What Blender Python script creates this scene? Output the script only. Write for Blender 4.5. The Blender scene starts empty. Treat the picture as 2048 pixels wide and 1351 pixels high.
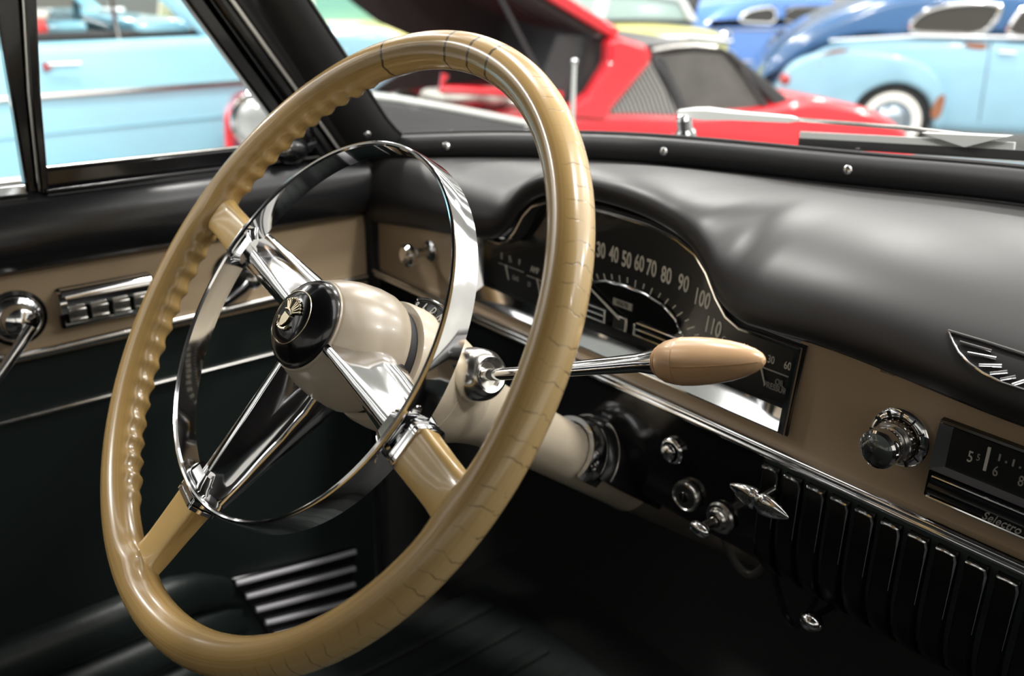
import bpy, bmesh, math, random
from mathutils import Vector, Matrix, noise
random.seed(7)
PI = math.pi
SC = bpy.context.scene
COL = SC.collection
def V(*a): return Vector(a)
def rad(d): return math.radians(d)

# ------------------------------------------------------------------ camera, world, lamps, exposure
# frame: origin = centre of the steering wheel, +x to the passenger, +y to the bonnet, +z up (metres)
ZG = -1.2                                   # hall floor
cam = bpy.data.cameras.new('camera')
cam_o = bpy.data.objects.new('camera', cam); COL.objects.link(cam_o)
YAW, PITCH, ROLL = rad(49.79), rad(21.78), rad(1.03)
fwd = V(-math.sin(YAW)*math.cos(PITCH), math.cos(YAW)*math.cos(PITCH), -math.sin(PITCH))
rgt0 = V(math.cos(YAW), math.sin(YAW), 0); up0 = rgt0.cross(fwd)
rgt = rgt0*math.cos(ROLL)+up0*math.sin(ROLL); upv = up0*math.cos(ROLL)-rgt0*math.sin(ROLL)
mw = Matrix((rgt, upv, -fwd)).transposed().to_4x4(); mw.translation = V(0.552, -0.28, 0.234)
cam_o.matrix_world = mw
cam.sensor_width = 36; cam.lens = 1846.5/2048*36; cam.clip_start = .02; cam.clip_end = 100
cam.dof.use_dof = True; cam.dof.focus_distance = .63; cam.dof.aperture_fstop = 5.6; cam.dof.aperture_blades = 0
SC.camera = cam_o

world = bpy.data.worlds.new('hall_light'); SC.world = world; world.use_nodes = True
wn = world.node_tree; bgd = wn.nodes['Background']
bgd.inputs[0].default_value = (1.0, .985, .965, 1); bgd.inputs[1].default_value = 2.0

def area(name, loc, size, power, color=(1, .97, .92), target=None, size_y=None):
    l = bpy.data.lights.new(name, 'AREA'); l.energy = power; l.color = color
    l.shape = 'RECTANGLE' if size_y else 'DISK'; l.size = size
    if size_y: l.size_y = size_y
    o = bpy.data.objects.new(name, l); COL.objects.link(o); o.location = loc
    d = (Vector(target) if target else Vector(loc)+V(0, 0, -1))-Vector(loc)
    o.rotation_euler = d.to_track_quat('-Z', 'Y').to_euler()
    return o
for ix in range(5):                          # the hall's high-bay lamps, a regular grid
    for iy in range(4):
        area('ceiling_lamp', (-11+4.0*ix, -3+4.2*iy, 4.4), .5, 120)

SC.view_settings.view_transform = 'Standard'; SC.view_settings.look = 'None'
SC.view_settings.gamma = 1; SC.view_settings.use_curve_mapping = False
SC.view_settings.exposure = 0.68
try: SC.cycles.use_denoising = True
except Exception: pass

# ------------------------------------------------------------------ materials
MATS = {}
def mat(name, col, rough=.4, metal=0., coat=0., spec=.5, bump=0., bscale=60., var=0., vscale=8., rvar=0.):
    if name in MATS: return MATS[name]
    m = bpy.data.materials.new(name); m.use_nodes = True; nt = m.node_tree; b = nt.nodes['Principled BSDF']
    b.inputs['Base Color'].default_value = (*col, 1); b.inputs['Roughness'].default_value = rough
    b.inputs['Metallic'].default_value = metal; b.inputs['Coat Weight'].default_value = coat
    b.inputs['Coat Roughness'].default_value = .06; b.inputs['Specular IOR Level'].default_value = spec
    tc = nt.nodes.new('ShaderNodeTexCoord')
    if var or rvar:
        n = nt.nodes.new('ShaderNodeTexNoise'); n.inputs['Scale'].default_value = vscale; n.inputs['Detail'].default_value = 5
        nt.links.new(tc.outputs['Object'], n.inputs['Vector'])
        if var:
            mx = nt.nodes.new('ShaderNodeMix'); mx.data_type = 'RGBA'
            mx.inputs['A'].default_value = (*[c*(1-var) for c in col], 1); mx.inputs['B'].default_value = (*[min(1, c*(1+var)) for c in col], 1)
            nt.links.new(n.outputs['Fac'], mx.inputs['Factor']); nt.links.new(mx.outputs['Result'], b.inputs['Base Color'])
        if rvar:
            mr = nt.nodes.new('ShaderNodeMapRange'); mr.inputs['To Min'].default_value = max(.02, rough-rvar); mr.inputs['To Max'].default_value = rough+rvar
            nt.links.new(n.outputs['Fac'], mr.inputs['Value']); nt.links.new(mr.outputs['Result'], b.inputs['Roughness'])
    if bump:
        n2 = nt.nodes.new('ShaderNodeTexNoise'); n2.inputs['Scale'].default_value = bscale; n2.inputs['Detail'].default_value = 3
        nt.links.new(tc.outputs['Object'], n2.inputs['Vector'])
        bp = nt.nodes.new('ShaderNodeBump'); bp.inputs['Strength'].default_value = bump; bp.inputs['Distance'].default_value = .002
        nt.links.new(n2.outputs['Fac'], bp.inputs['Height']); nt.links.new(bp.outputs['Normal'], b.inputs['Normal'])
    MATS[name] = m
    return m
chrome = mat('chrome', (.82, .82, .83), .07, 1., rvar=.03, vscale=30)
chrome_dull = mat('worn_chrome', (.60, .58, .55), .22, 1., rvar=.08, vscale=80)
black_gloss = mat('black_gloss_paint', (.006, .006, .007), .16, coat=.3)
black_satin = mat('black_satin_paint', (.015, .0135, .0135), .42, rvar=.04, vscale=14)
black_mould = mat('black_moulding', (.012, .012, .013), .42)
rubber = mat('black_rubber', (.008, .008, .009), .6)
black_cloth = mat('black_carpet', (.006, .006, .006), .9, bump=.4, bscale=400)
leather = mat('black_leather', (.010, .016, .0145), .40, bump=.15, bscale=220)
tan = mat('tan_dash_paint', (.36, .265, .17), .42, var=.06, vscale=18)
tan_door = mat('tan_door_paint', (.37, .275, .175), .45, var=.06, vscale=14)
bone = mat('bone_column_paint', (.53, .445, .34), .28, coat=.25, var=.04, vscale=20)
bone_old = mat('aged_bone_paint', (.55, .47, .36), .35, coat=.1, var=.07, vscale=25)
boot_m = mat('brown_grey_tube_paint', (.10, .083, .066), .5)
sleeve_m = mat('amber_ivory_plastic', (.56, .37, .14), .22, coat=.4, var=.16, vscale=40)
knob_m = mat('caramel_knob_plastic', (.50, .315, .175), .3, coat=.35, var=.10, vscale=30)
dial = mat('dial_black', (.012, .012, .013), .35)
dial_gloss = mat('dial_gloss_panel', (.006, .006, .006), .06)
ink = mat('dial_print_white', (.62, .60, .53), .5)
ink_dim = mat('dial_print_grey', (.33, .32, .29), .5)
gold = mat('crest_gold', (.72, .62, .45), .28, 1.)
grille_m = mat('grille_dark_green', (.045, .060, .057), .5)
slat_m = mat('slat_black', (.004, .004, .004), .32, spec=.25)
steel = mat('satin_steel', (.60, .62, .60), .38, .3)
ribs_m = mat('polished_aluminium', (.86, .85, .90), .38, .7)
gloss_door = mat('black_door_paint', (.010, .010, .011), .24, rvar=.05, vscale=9, bump=.05, bscale=30)
bonnet_m = mat('bonnet_black', (.012, .012, .013), .08, coat=1., spec=1.)
mat_green = mat('dark_green_floor_mat', (.003, .007, .006), .65)
engrave = mat('engraving_dark', (.04, .04, .04), .5)

def glass_mat(name, tint=(1, 1, 1), refl=1.0, ior=1.45):
    m = bpy.data.materials.new(name); m.use_nodes = True; nt = m.node_tree; nt.nodes.clear()
    out = nt.nodes.new('ShaderNodeOutputMaterial'); mx = nt.nodes.new('ShaderNodeMixShader')
    tr = nt.nodes.new('ShaderNodeBsdfTransparent'); tr.inputs[0].default_value = (*tint, 1)
    gl = nt.nodes.new('ShaderNodeBsdfGlossy'); gl.inputs['Roughness'].default_value = .02
    fr = nt.nodes.new('ShaderNodeFresnel'); fr.inputs['IOR'].default_value = ior
    mu = nt.nodes.new('ShaderNodeMath'); mu.operation = 'MULTIPLY'; mu.inputs[1].default_value = refl
    nt.links.new(fr.outputs[0], mu.inputs[0]); nt.links.new(mu.outputs[0], mx.inputs[0])
    nt.links.new(tr.outputs[0], mx.inputs[1]); nt.links.new(gl.outputs[0], mx.inputs[2]); nt.links.new(mx.outputs[0], out.inputs[0])
    return m
glass = glass_mat('window_glass', (.985, .995, .99), .12)
dial_glass = glass_mat('dial_glass', (.98, .98, .98), .10)
car_glass = mat('tinted_car_glass', (.045, .043, .04), .08, spec=.35)

# ------------------------------------------------------------------ mesh helpers
class MB:
    def __init__(s): s.v = []; s.f = []; s.uv = None
    def add(s, vs, fs):
        o = len(s.v); s.v += [Vector(p) for p in vs]; s.f += [tuple(i+o for i in f) for f in fs]; return s
    def grid(s, rows, closed_u=False, closed_v=False, caps=False):
        nu = len(rows); nv = len(rows[0]); vs = [p for r in rows for p in r]; fs = []
        for i in range(nu if closed_u else nu-1):
            for j in range(nv if closed_v else nv-1):
                a = i*nv+j; b = i*nv+(j+1) % nv; c = ((i+1) % nu)*nv+(j+1) % nv; d = ((i+1) % nu)*nv+j
                fs.append((a, b, c, d))
        if caps:
            fs.append(tuple(range(nv-1, -1, -1))); fs.append(tuple((nu-1)*nv+j for j in range(nv)))
        return s.add(vs, fs)
    def box(s, c, sz, R=None):
        c = Vector(c); vs = []
        for i in (-.5, .5):
            for j in (-.5, .5):
                for k in (-.5, .5):
                    p = V(i*sz[0], j*sz[1], k*sz[2]); vs.append(c+(R @ p if R else p))
        return s.add(vs, [(0, 1, 3, 2), (4, 6, 7, 5), (0, 4, 5, 1), (2, 3, 7, 6), (0, 2, 6, 4), (1, 5, 7, 3)])
    def lathe(s, c, ax, prof, seg=40, ref=None, a0=0, a1=2*PI, flat=(1, 1)):
        """prof: (distance along ax, radius)"""
        ax = Vector(ax).normalized(); c = Vector(c)
        e1 = (Vector(ref) if ref else (V(1, 0, 0) if abs(ax.x) < .9 else V(0, 1, 0)))
        e1 = (e1-ax*e1.dot(ax)).normalized(); e2 = ax.cross(e1)
        full = abs(a1-a0-2*PI) < 1e-6; n = seg if full else seg+1
        rows = [[c+ax*h+(e1*math.cos(a0+(a1-a0)*j/seg)*flat[0]+e2*math.sin(a0+(a1-a0)*j/seg)*flat[1])*max(r, 1e-5) for j in range(n)] for h, r in prof]
        return s.grid(rows, closed_v=full)
    def tube(s, pts, r, seg=12, closed=False, sec=None, caps=True):
        pts = [Vector(p) for p in pts]; n = len(pts); rows = []; nrm = None
        for i, p in enumerate(pts):
            a = pts[(i-1) % n] if closed or i > 0 else p; b = pts[(i+1) % n] if closed or i < n-1 else p
            t = (b-a).normalized()
            if nrm is None:
                nrm = V(0, 0, 1) if abs(t.z) < .9 else V(1, 0, 0)
            nrm = (nrm-t*nrm.dot(t)).normalized(); bn = t.cross(nrm)
            rr = r[i] if isinstance(r, (list, tuple)) else r
            if sec: rows.append([p+nrm*q[0]*rr+bn*q[1]*rr for q in sec])
            else: rows.append([p+(nrm*math.cos(2*PI*j/seg)+bn*math.sin(2*PI*j/seg))*rr for j in range(seg)])
        return s.grid(rows, closed_u=closed, closed_v=True, caps=caps and not closed)
    def prism(s, poly, fn, d0, d1):
        """poly of (a,b); fn(a,b,d)->point"""
        n = len(poly); vs = [fn(a, b, d0) for a, b in poly]+[fn(a, b, d1) for a, b in poly]
        return s.add(vs, [tuple(range(n-1, -1, -1)), tuple(range(n, 2*n))]+[(i, (i+1) % n, n+(i+1) % n, n+i) for i in range(n)])
    def sphere(s, c, r, ax=(0, 0, 1), seg=20, rings=10):
        r = r if isinstance(r, (tuple, list)) else (r, r, r); c = Vector(c)
        rows = [[c+V(r[0]*math.sin(PI*i/rings+1e-4)*math.cos(2*PI*j/seg), r[1]*math.sin(PI*i/rings+1e-4)*math.sin(2*PI*j/seg), r[2]*math.cos(PI*i/rings)) for j in range(seg)] for i in range(rings+1)]
        return s.grid(rows, closed_v=True)
    def build(s, name, m, parent=None, smooth=True, ang=35, bevel=0, bseg=2, sub=0, label=None, uv=None):
        org = parent_world(parent); me = bpy.data.meshes.new(name)
        me.from_pydata([p-org for p in s.v], [], s.f); me.validate()
        bm = bmesh.new(); bm.from_mesh(me); bmesh.ops.remove_doubles(bm, verts=bm.verts, dist=1e-6) if uv is None else None
        bmesh.ops.recalc_face_normals(bm, faces=bm.faces); bm.to_mesh(me); bm.free()
        if smooth:
            me.polygons.foreach_set('use_smooth', [True]*len(me.polygons)); me.set_sharp_from_angle(angle=rad(ang))
        me.materials.append(m)
        o = bpy.data.objects.new(name, me); COL.objects.link(o)
        if parent: o.parent = parent
        if bevel:
            b = o.modifiers.new('bevel', 'BEVEL'); b.width = bevel; b.segments = bseg; b.limit_method = 'ANGLE'; b.angle_limit = rad(32); b.harden_normals = False
        if sub:
            q = o.modifiers.new('sub', 'SUBSURF'); q.levels = sub; q.render_levels = sub
        if label: o['label'] = label
        return o
def parent_world(o):
    p = V(0, 0, 0)
    while o: p += Vector(o.location); o = o.parent
    return p
def thing(name, label, cat, loc=(0, 0, 0), group=None, kind=None):
    o = bpy.data.objects.new(name, None); COL.objects.link(o); o.location = loc; o.empty_display_size = .02
    o['label'] = label; o['category'] = cat
    if group: o['group'] = group
    if kind: o['kind'] = kind
    return o
def struct(o): o['kind'] = 'structure'; return o
def text(body, size, M4, m, name, parent, sx=1., depth=.0003, shear=0., align='CENTER', bold=.0):
    cu = bpy.data.curves.new(name, 'FONT'); cu.body = body; cu.size = size; cu.align_x = align; cu.align_y = 'CENTER'
    cu.extrude = depth; cu.offset = bold; cu.shear = shear; cu.resolution_u = 3
    t = bpy.data.objects.new(name+'_tmp', cu); COL.objects.link(t)
    bpy.context.view_layer.update()
    me = bpy.data.meshes.new_from_object(t.evaluated_get(bpy.context.evaluated_depsgraph_get()))
    bpy.data.objects.remove(t); bpy.data.curves.remove(cu)
    org = parent_world(parent)
    for v in me.vertices: v.co = M4 @ V(v.co.x*sx, v.co.y, v.co.z) - org
    me.materials.clear(); me.materials.append(m)
    o = bpy.data.objects.new(name, me); COL.objects.link(o); o.parent = parent
    return o
def dashM(x, y, z, roll=0):                 # lettering standing on a plane that faces the driver
    return Matrix.Translation((x, y, z)) @ Matrix.Rotation(rad(90), 4, 'X') @ Matrix.Rotation(roll, 4, 'Z')
def interp(x, pts):
    """smooth (monotone-ish Hermite) interpolation through pts"""
    if x <= pts[0][0]: return pts[0][1]
    if x >= pts[-1][0]: return pts[-1][1]
    n = len(pts)
    for i in range(n-1):
        if pts[i][0] <= x <= pts[i+1][0]:
            x0, y0 = pts[i]; x1, y1 = pts[i+1]; h = x1-x0; t = (x-x0)/h; d = (y1-y0)/h
            def sl(k):
                if k == 0 or k == n-1: j = min(k, n-2); return (pts[j+1][1]-pts[j][1])/(pts[j+1][0]-pts[j][0])
                a = (pts[k][1]-pts[k-1][1])/(pts[k][0]-pts[k-1][0]); b = (pts[k+1][1]-pts[k][1])/(pts[k+1][0]-pts[k][0])
                return 0 if a*b <= 0 else 2*a*b/(a+b)
            m0 = sl(i); m1 = sl(i+1)
            return (2*t**3-3*t*t+1)*y0+(t**3-2*t*t+t)*h*m0+(-2*t**3+3*t*t)*y1+(t**3-t*t)*h*m1
def frange(a, b, n): return [a+(b-a)*i/n for i in range(n+1)]

# ------------------------------------------------------------------ the hall
concrete = mat('polished_concrete', (.30, .30, .29), .25, var=.12, vscale=1.2)
wallpaint = mat('white_wall_paint', (.78, .78, .75), .7, var=.03, vscale=.6)
fl = struct(MB().box((-4, 2, ZG-.05), (44, 44, .1)).build('floor', concrete))
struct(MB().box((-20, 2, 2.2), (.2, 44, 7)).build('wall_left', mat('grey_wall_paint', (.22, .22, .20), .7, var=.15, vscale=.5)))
struct(MB().box((-4, 22, 2.2), (44, .2, 7)).build('wall_front', wallpaint))

struct(MB().box((9, 2, 2.9), (.2, 40, 8.4)).build('wall_right', mat('dim_wall_paint', (.42, .41, .38), .7, var=.1, vscale=.5)))  # unseen; grey and raised so the chrome reflects less white
struct(MB().box((-5.5, -18, 2.2), (29, .2, 7)).build('wall_back', MATS['dim_wall_paint']))  # unseen; added to tone down what the chrome reflects
ceil = MB().box((-19.2, 2, 4.8), (1.4, 40, .12)).build('ceiling', mat('grey_ceiling_boards', (.40, .39, .37), .7)); struct(ceil)
for k in range(6):                           # unseen boards added with gaps between, to streak the chrome reflections
    MB().box((-16.3+3.1*k, 2, 4.8), (1.9, 40, .12)).build('board', MATS['grey_ceiling_boards'], ceil)

# ------------------------------------------------------------------ body of the car we sit in
BX = [(-.392, .306, .020), (-.268, .388, .033), (-.106, .455, .045), (.108, .505, .053), (.25, .528, .060), (.42, .542, .063)]
def base_line(x):                           # lower edge of the windscreen, symmetric about x = .42
    xx = x if x <= .42 else .84-x
    return V(x, interp(xx, [(p[0], p[1]) for p in BX]), interp(xx, [(p[0], p[2]) for p in BX]))
body = thing('black_car', 'black car the steering wheel belongs to, bonnet beyond the windscreen and dark footwell', 'car', (0, 0, 0))
m = MB(); m.box((.42, -.45, -.66), (1.66, 2.4, .03)); m.build('floor_pan', black_cloth, body)
m = MB(); m.box((.42, .74, -.33), (1.66, .03, .66)); m.box((.42, .62, -.60), (1.66, .30, .02), Matrix.Rotation(rad(40), 3, 'X')); m.build('firewall', black_cloth, body)
m = MB(); m.box((.42, .16, -.56), (.30, 1.1, .18)); m.build('transmission_hump', black_cloth, body, bevel=.05, bseg=4)
m = MB(); m.box((-.428, .52, -.33), (.02, .47, .66)); m.build('cowl_side', black_cloth, body)
m = MB(); m.box((.42, -1.05, -.30), (1.66, .10, .62)); m.build('seat_back', leather, body, bevel=.04)  # unseen; added to close the cabin and darken the footwell
m = MB(); m.box((-.41, -1.2, -.33), (.03, .9, .62)); m.build('rear_side', black_satin, body)
m = MB(); m.box((1.25, -.35, -.32), (.03, 1.9, .66)); m.build('passenger_side', black_satin, body, bevel=.01)
m = MB(); m.box((1.20, -.62, .22), (.04, .10, .50)); m.build('passenger_pillar', black_satin, body, bevel=.01)  # unseen; added to break up the white reflections in the chrome
m = MB(); m.box((-.41, -.86, .20), (.03, .24, .50)); m.build('rear_pillar', black_satin, body, bevel=.01)  # unseen; added to give the chrome something dark to reflect
# bonnet and wings: shiny black sheet beyond the glass
rows = []
for i in range(15):
    t = i/14; row = []
    for x in frange(-.52, 1.36, 40):
        b = base_line(max(-.392, min(1.232, x)))
        y = b.y+.05+t*1.25
        c = 1-((x-.42)/.95)**2
        z = .012+.020*c-.05*t-.16*t*t+.05*c*t
        row.append(V(x, y, z))
    rows.append(row)
MB().grid(rows).build('bonnet', bonnet_m, body)
# roof, headliner
m = MB()
rows = []
for i in range(9):
    y = .17-.22*i
    rows.append([V(x, y, .47+.06*(1-((x-.42)/.8)**2)*(1-.5*abs(i-3)/6)) for x in frange(-.36, 1.20, 16)])
m.grid(rows); r = m.build('roof', black_satin, body); so = r.modifiers.new('s', 'SOLIDIFY'); so.thickness = .03

# ------------------------------------------------------------------ windscreen with its inner moulding
ws = thing('windshield', 'curved windscreen with black inner moulding held by small chrome screws', 'windshield', (.42, .54, .06))
mould = []
path = []                                    # (lower edge, upper edge) pairs, from the top of the pillar round to the passenger side
for t in frange(0, 1, 10):
    Bp = V(-.378, .02, .41).lerp(V(-.386, .258, .045), t); Tp = V(-.352, .055, .41).lerp(V(-.366, .300, .071), t)
    path.append((Bp, Tp))
path.append((V(-.389, .280, .028), V(-.366, .312, .058)))
path.append((V(-.391, .297, .021), V(-.366, .319, .052)))
for x in frange(-.375, 1.215, 60):
    b = base_line(x); path.append((b, b+V(0, .005, .028)))
rows = []
for i, (Bp, Tp) in enumerate(path):
    a = path[max(0, i-1)]; c = path[min(len(path)-1, i+1)]
    tg = ((c[0]+c[1])-(a[0]+a[1])).normalized(); w = (Tp-Bp); nr = w.cross(tg).normalized()
    if nr.dot(V(.552, -.28, .3)-Bp) < 0: nr = -nr
    row = [Bp-nr*.006]
    for k in range(9):
        s_ = k/8; row.append(Bp+w*s_+nr*(.002+.0065*math.sin(PI*s_)**.7))
    row.append(Tp-nr*.008)
    rows.append(row)
MB().grid(rows).build('inner_moulding', black_mould, ws, ang=60)
# thin bead between moulding and dash
MB().tube([p[0]+V(0, -.001, -.001) for p in path[11:]], .0028, 8).build('lower_bead', black_gloss, ws)
MB().tube([p[1]+V(0, .002, .001) for p in path], .0024, 8).build('glass_seal', rubber, ws)
rows = []
def top_line(x):
    b = base_line(x); return V(.42+(x-.42)*.93, b.y-.30+.0*(x), .44+.05*(1-((x-.42)/.81)**2))
for t in frange(0, 1, 10): rows.append([(base_line(x)+V(0, .012, .015)).lerp(top_line(x), t) for x in frange(-.385, 1.225, 40)])
MB().grid(rows).build('pane', glass, ws)
# screws of the moulding
def screw_at(p, nr, parent, r=.0042):
    q = MB().lathe(p, nr, [(-.001, r), (.0006, r), (.0016, r*.75), (.0021, 0)], 14); so_ = q.build('screw', chrome, parent)
    e = V(0, 0, 1).cross(nr).normalized(); f = nr.cross(e)
    R = Matrix((e, f, nr)).transposed(); MB().box(p+nr*.0019, (r*.28, r*1.5, .0008), R).build('slot', engrave, so_)
def mould_point(i, s_=.5):
    Bp, Tp = path[i]; a = path[max(0, i-1)]; c = path[min(len(path)-1, i+1)]
    tg = ((c[0]+c[1])-(a[0]+a[1])).normalized(); w = (Tp-Bp); nr = w.cross(tg).normalized()
    if nr.dot(V(.552, -.28, .3)-Bp) < 0: nr = -nr
    return Bp+w*s_+nr*.0083, nr
for i in (10, 15, 24, 31, 39, 47): screw_at(*mould_point(i), ws)

# ------------------------------------------------------------------ windscreen pillar (driver side)
pil = thing('windshield_pillar', 'glossy black windscreen pillar between vent window and windscreen', 'pillar', (-.41, .25, .02), kind='thing')
def bar(name, y0, y1, x0, x1, z0, z1, rake0, m_, parent, bevel=.004):
    """upright raked bar: (y at z=.03) and rake dy/dz"""
    f = lambda y, z: y-(z-.03)*rake0
    q = MB(); vs = []
    for z in (z0, z1):
        for x, y in ((x0, y0), (x1, y0), (x1, y1), (x0, y1)): vs.append(V(x, f(y, z), z))
    q.add(vs, [(3, 2, 1, 0), (4, 5, 6, 7), (0, 1, 5, 4), (1, 2, 6, 5), (2, 3, 7, 6), (3, 0, 4, 7)])
    return q.build(name, m_, parent, bevel=bevel, bseg=3)
bar('pillar_post', .236, .262, -.435, -.398, -.02, .44, .68, black_gloss, pil, .008)
bar('pillar_lining', .258, .300, -.425, -.393, -.02, .44, .70, black_satin, pil, .006)
bar('draught_strip', .256, .2615, -.397, -.3925, .02, .44, .70, chrome_dull, pil, .001)
m = MB(); m.tube([(-.400, .296, -.64), (-.400, .298, -.14), (-.398, .293, -.06), (-.397, .285, -.01), (-.395, .272, .02), (-.393, .258, .04)], .0062, 10); m.build('door_seal', rubber, pil)

# ------------------------------------------------------------------ driver door
door = thing('door_1', 'black driver door with tan upper panel and bright trim strips', 'car door', (-.41, 0, -.3), kind='structure')
def door_roll(prof, y0, y1, name, m_, n=24, fn=None):
    rows = []
    for y in frange(y0, y1, n): rows.append([V(x+(fn(y) if fn else 0), y, z) for x, z in prof])
    return MB().grid(rows).build(name, m_, door, ang=50)
gp = [(-.44, .026), (-.415, .030), (-.403, .028), (-.392, .020), (-.383, .006), (-.380, -.010), (-.381, -.026), (-.387, -.038), (-.397, -.0455), (-.403, -.046)]
door_roll(gp, -.75, .289, 'garnish_rail', gloss_door)
m = MB(); m.tube([(-.398, y, .0300+.001*math.sin(y*9)) for y in frange(-.062, .25, 20)], .0022, 8); m.build('sill_bead', black_gloss, door)
m = MB(); m.box((-.412, -.23, -.088), (.02, 1.036, .095)); m.build('tan_panel', tan_door, door)
m = MB(); m.tube([(-.400, -.60, -.05), (-.400, -.60, -.10), (-.399, -.165, -.112), (-.399, -.145, -.123), (-.399, -.12, -.1285), (-.399, -.08, -.129), (-.399, .0, -.1275), (-.399, .10, -.1265), (-.399, .286, -.124)][2:], .0045, 12); m.build('upper_trim_strip', chrome_dull, door)
m = MB(); m.box((-.417, -.23, -.38), (.02, 1.036, .52)); m.build('lower_panel', leather, door, bevel=.004)
m = MB(); m.tube([(-.405, y, -.1965) for y in frange(-.75, .284, 10)], .0024, 10); m.build('lower_trim_strip', chrome_dull, door)
# stitched pads at the foot of the door
for k in range(4):
    zc = -.475-.062*k
    m = MB(); rows = []
    for i in range(25):
        y = -.70+.80*i/24; e = 1 if i < 21 else max(.0, math.cos((i-20)/4*PI/2))
        rows.append([V(-.409+.028*e*math.sin(PI*j/12)**.8, y, zc+.031*math.cos(PI*j/12)*(.6+.4*e)-.05*max(0, (y-.0)/.1)**2*(1 if k == 0 else .4)) for j in range(13)])
    m.grid(rows); m.build('foot_pad', leather, door, ang=80)
# kick plate with bright ribs
kp = MB(); corners = [(.075, -.480), (.252, -.510), (.240, -.60), (.120, -.60)]
kp.prism(corners, lambda a, b, d: V(-.406+d, a, b), -.004, .004); kpo = kp.build('kick_plate', black_gloss, door, bevel=.0015)
for k in range(5):
    t = k/4.0; a = V(-.3995, .079+.044*t, -.487-.103*t); b_ = V(-.3995, .249-.008*t, -.513-.105*t)
    m = MB(); m.tube([a.lerp(b_, s_)+V(.001*math.sin(PI*s_), 0, 0) for s_ in frange(0, 1, 6)], .0036, 8); m.build('rib', ribs_m, kpo)
screw_at(V(-.402, .222, -.535), V(1, 0, 0), kpo, .003)
# window switch panel
sw = MB(); sw.box((-.400, -.022, -.089), (.008, .094, .043)); swo = sw.build('switch_panel', black_gloss, door, bevel=.003)
rows = []
for y in frange(-.066, .022, 8): rows.append([V(-.396+.010*math.sin(PI*j/10), y, -.0785+.011*math.cos(PI*j/10)) for j in range(11)])
MB().grid(rows, caps=False).build('cylinder_cover', chrome, swo)
for s_ in (-.0665, .0225):
    MB().lathe((-.396, s_-.003, -.082), (0, 1, 0), [(0, 0), (0, .012), (.006, .0125), (.006, 0)], 20).build('end_cap', chrome, swo)
for k in range(4):
    y = -.054+.0213*k
    q = MB().box((-.3925, y, -.0945), (.010, .0165, .011)).box((-.3895, y, -.0895), (.008, .0165, .004)).box((-.3895, y, -.0995), (.008, .0165, .004))
    q.build('switch_button', chrome_dull, swo, bevel=.001)
m = MB(); m.box((-.394, -.022, -.1045), (.007, .088, .004)); m.build('lower_lip', chrome, swo, bevel=.001)
# inside door handle
hn = MB().lathe((-.403, -.107, -.090), (1, 0, 0), [(0, .024), (.004, .024), (.008, .021), (.010, .017), (.014, .016), (.020, .014), (.024, .008), (.025, 0)], 32)
hno = hn.build('door_handle', chrome, door)
m = MB(); m.tube([(-.379, -.100, -.094), (-.374, -.112, -.106), (-.372, -.135, -.132), (-.371, -.160, -.156), (-.372, -.180, -.170)], [.0062, .0058, .005, .005, .0055], 12); m.build('grip', chrome, hno)
MB().lathe((-.402, -.107, -.090), (1, 0, 0), [(0, .028), (.0015, .028), (.003, .024)], 32).build('rosette', black_gloss, hno)
# vent window crank
vc = MB().lathe((-.403, .118, -.087), (1, 0, 0), [(0, .026), (.004, .026), (.010, .020), (.016, .014), (.018, 0)], 28); vco = vc.build('vent_crank', black_gloss, door)
m = MB(); m.tube([(-.388, .128, -.094), (-.380, .115, -.100), (-.376, .095, -.108), (-.377, .075, -.114)], [.008, .006, .005, .006], 12); m.build('crank_arm', black_gloss, vco)
MB().sphere((-.383, .131, -.093), (.010, .010, .011)).build('crank_knob', chrome, vco)

# ------------------------------------------------------------------ vent window and door glass
vw = thing('vent_window', 'black framed triangular vent window pane ahead of the door post', 'vent window', (-.41, .05, .03))
bar('front_leg', .214, .236, -.428, -.410, .03, .44, .68, black_gloss, vw, .004)
m = MB(); m.box((-.416, .082, .0385), (.016, .300, .021)); m.build('lower_rail', black_gloss, vw, bevel=.003)
m = MB(); m.tube([(-.4085, y, .0497) for y in (-.06, .05, .14, .2)], .0011, 8); m.build('rail_bead', chrome_dull, vw)
m = MB(); m.add([V(-.418, -.06, .045), V(-.418, .222, .045), V(-.418, -.03, .42), V(-.418, -.06, .42)], [(0, 1, 2, 3)]); m.build('pane', glass, vw, smooth=False)
m = MB(); m.sphere((-.400, .196, .042), (.014, .022, .016)); m.sphere((-.402, .212, .060), (.010, .014, .018)); m.tube([(-.403, .20, .04), (-.402, .225, .046), (-.403, .235, .03)], .008, 10); m.build('hinge_block', black_gloss, vw)
m = MB(); m.sphere((-.386, .181, .0455), (.006, .009, .0065)); m.build('latch', chrome, vw)
dp = thing('door_glass_post', 'slim black and chrome upright post behind the vent window', 'window post', (-.41, -.06, .03), kind='thing')
def post(name, pts, m_, x0, x1):
    vs = []
    for y0, y1, z in pts: vs += [V(x0, y0, z), V(x1, y0, z), V(x1, y1, z), V(x0, y1, z)]
    q = MB(); n = len(pts); fs = []
    for i in range(n-1):
        for j in range(4): fs.append((i*4+j, i*4+(j+1) % 4, i*4+4+(j+1) % 4, i*4+4+j))
    fs += [(3, 2, 1, 0), tuple(4*(n-1)+j for j in range(4))]
    return q.add(vs, fs).build(name, m_, dp, bevel=.0025, bseg=3)
post('front_channel', [(-.0665, -.0585, .026), (-.061, -.051, .12), (-.0525, -.0415, .20), (-.035, -.025, .44)], black_gloss, -.420, -.400)
post('rear_channel', [(-.0765, -.0660, .026), (-.075, -.0605, .12), (-.0745, -.0520, .20), (-.07, -.034, .44)], black_gloss, -.424, -.408)
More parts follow.
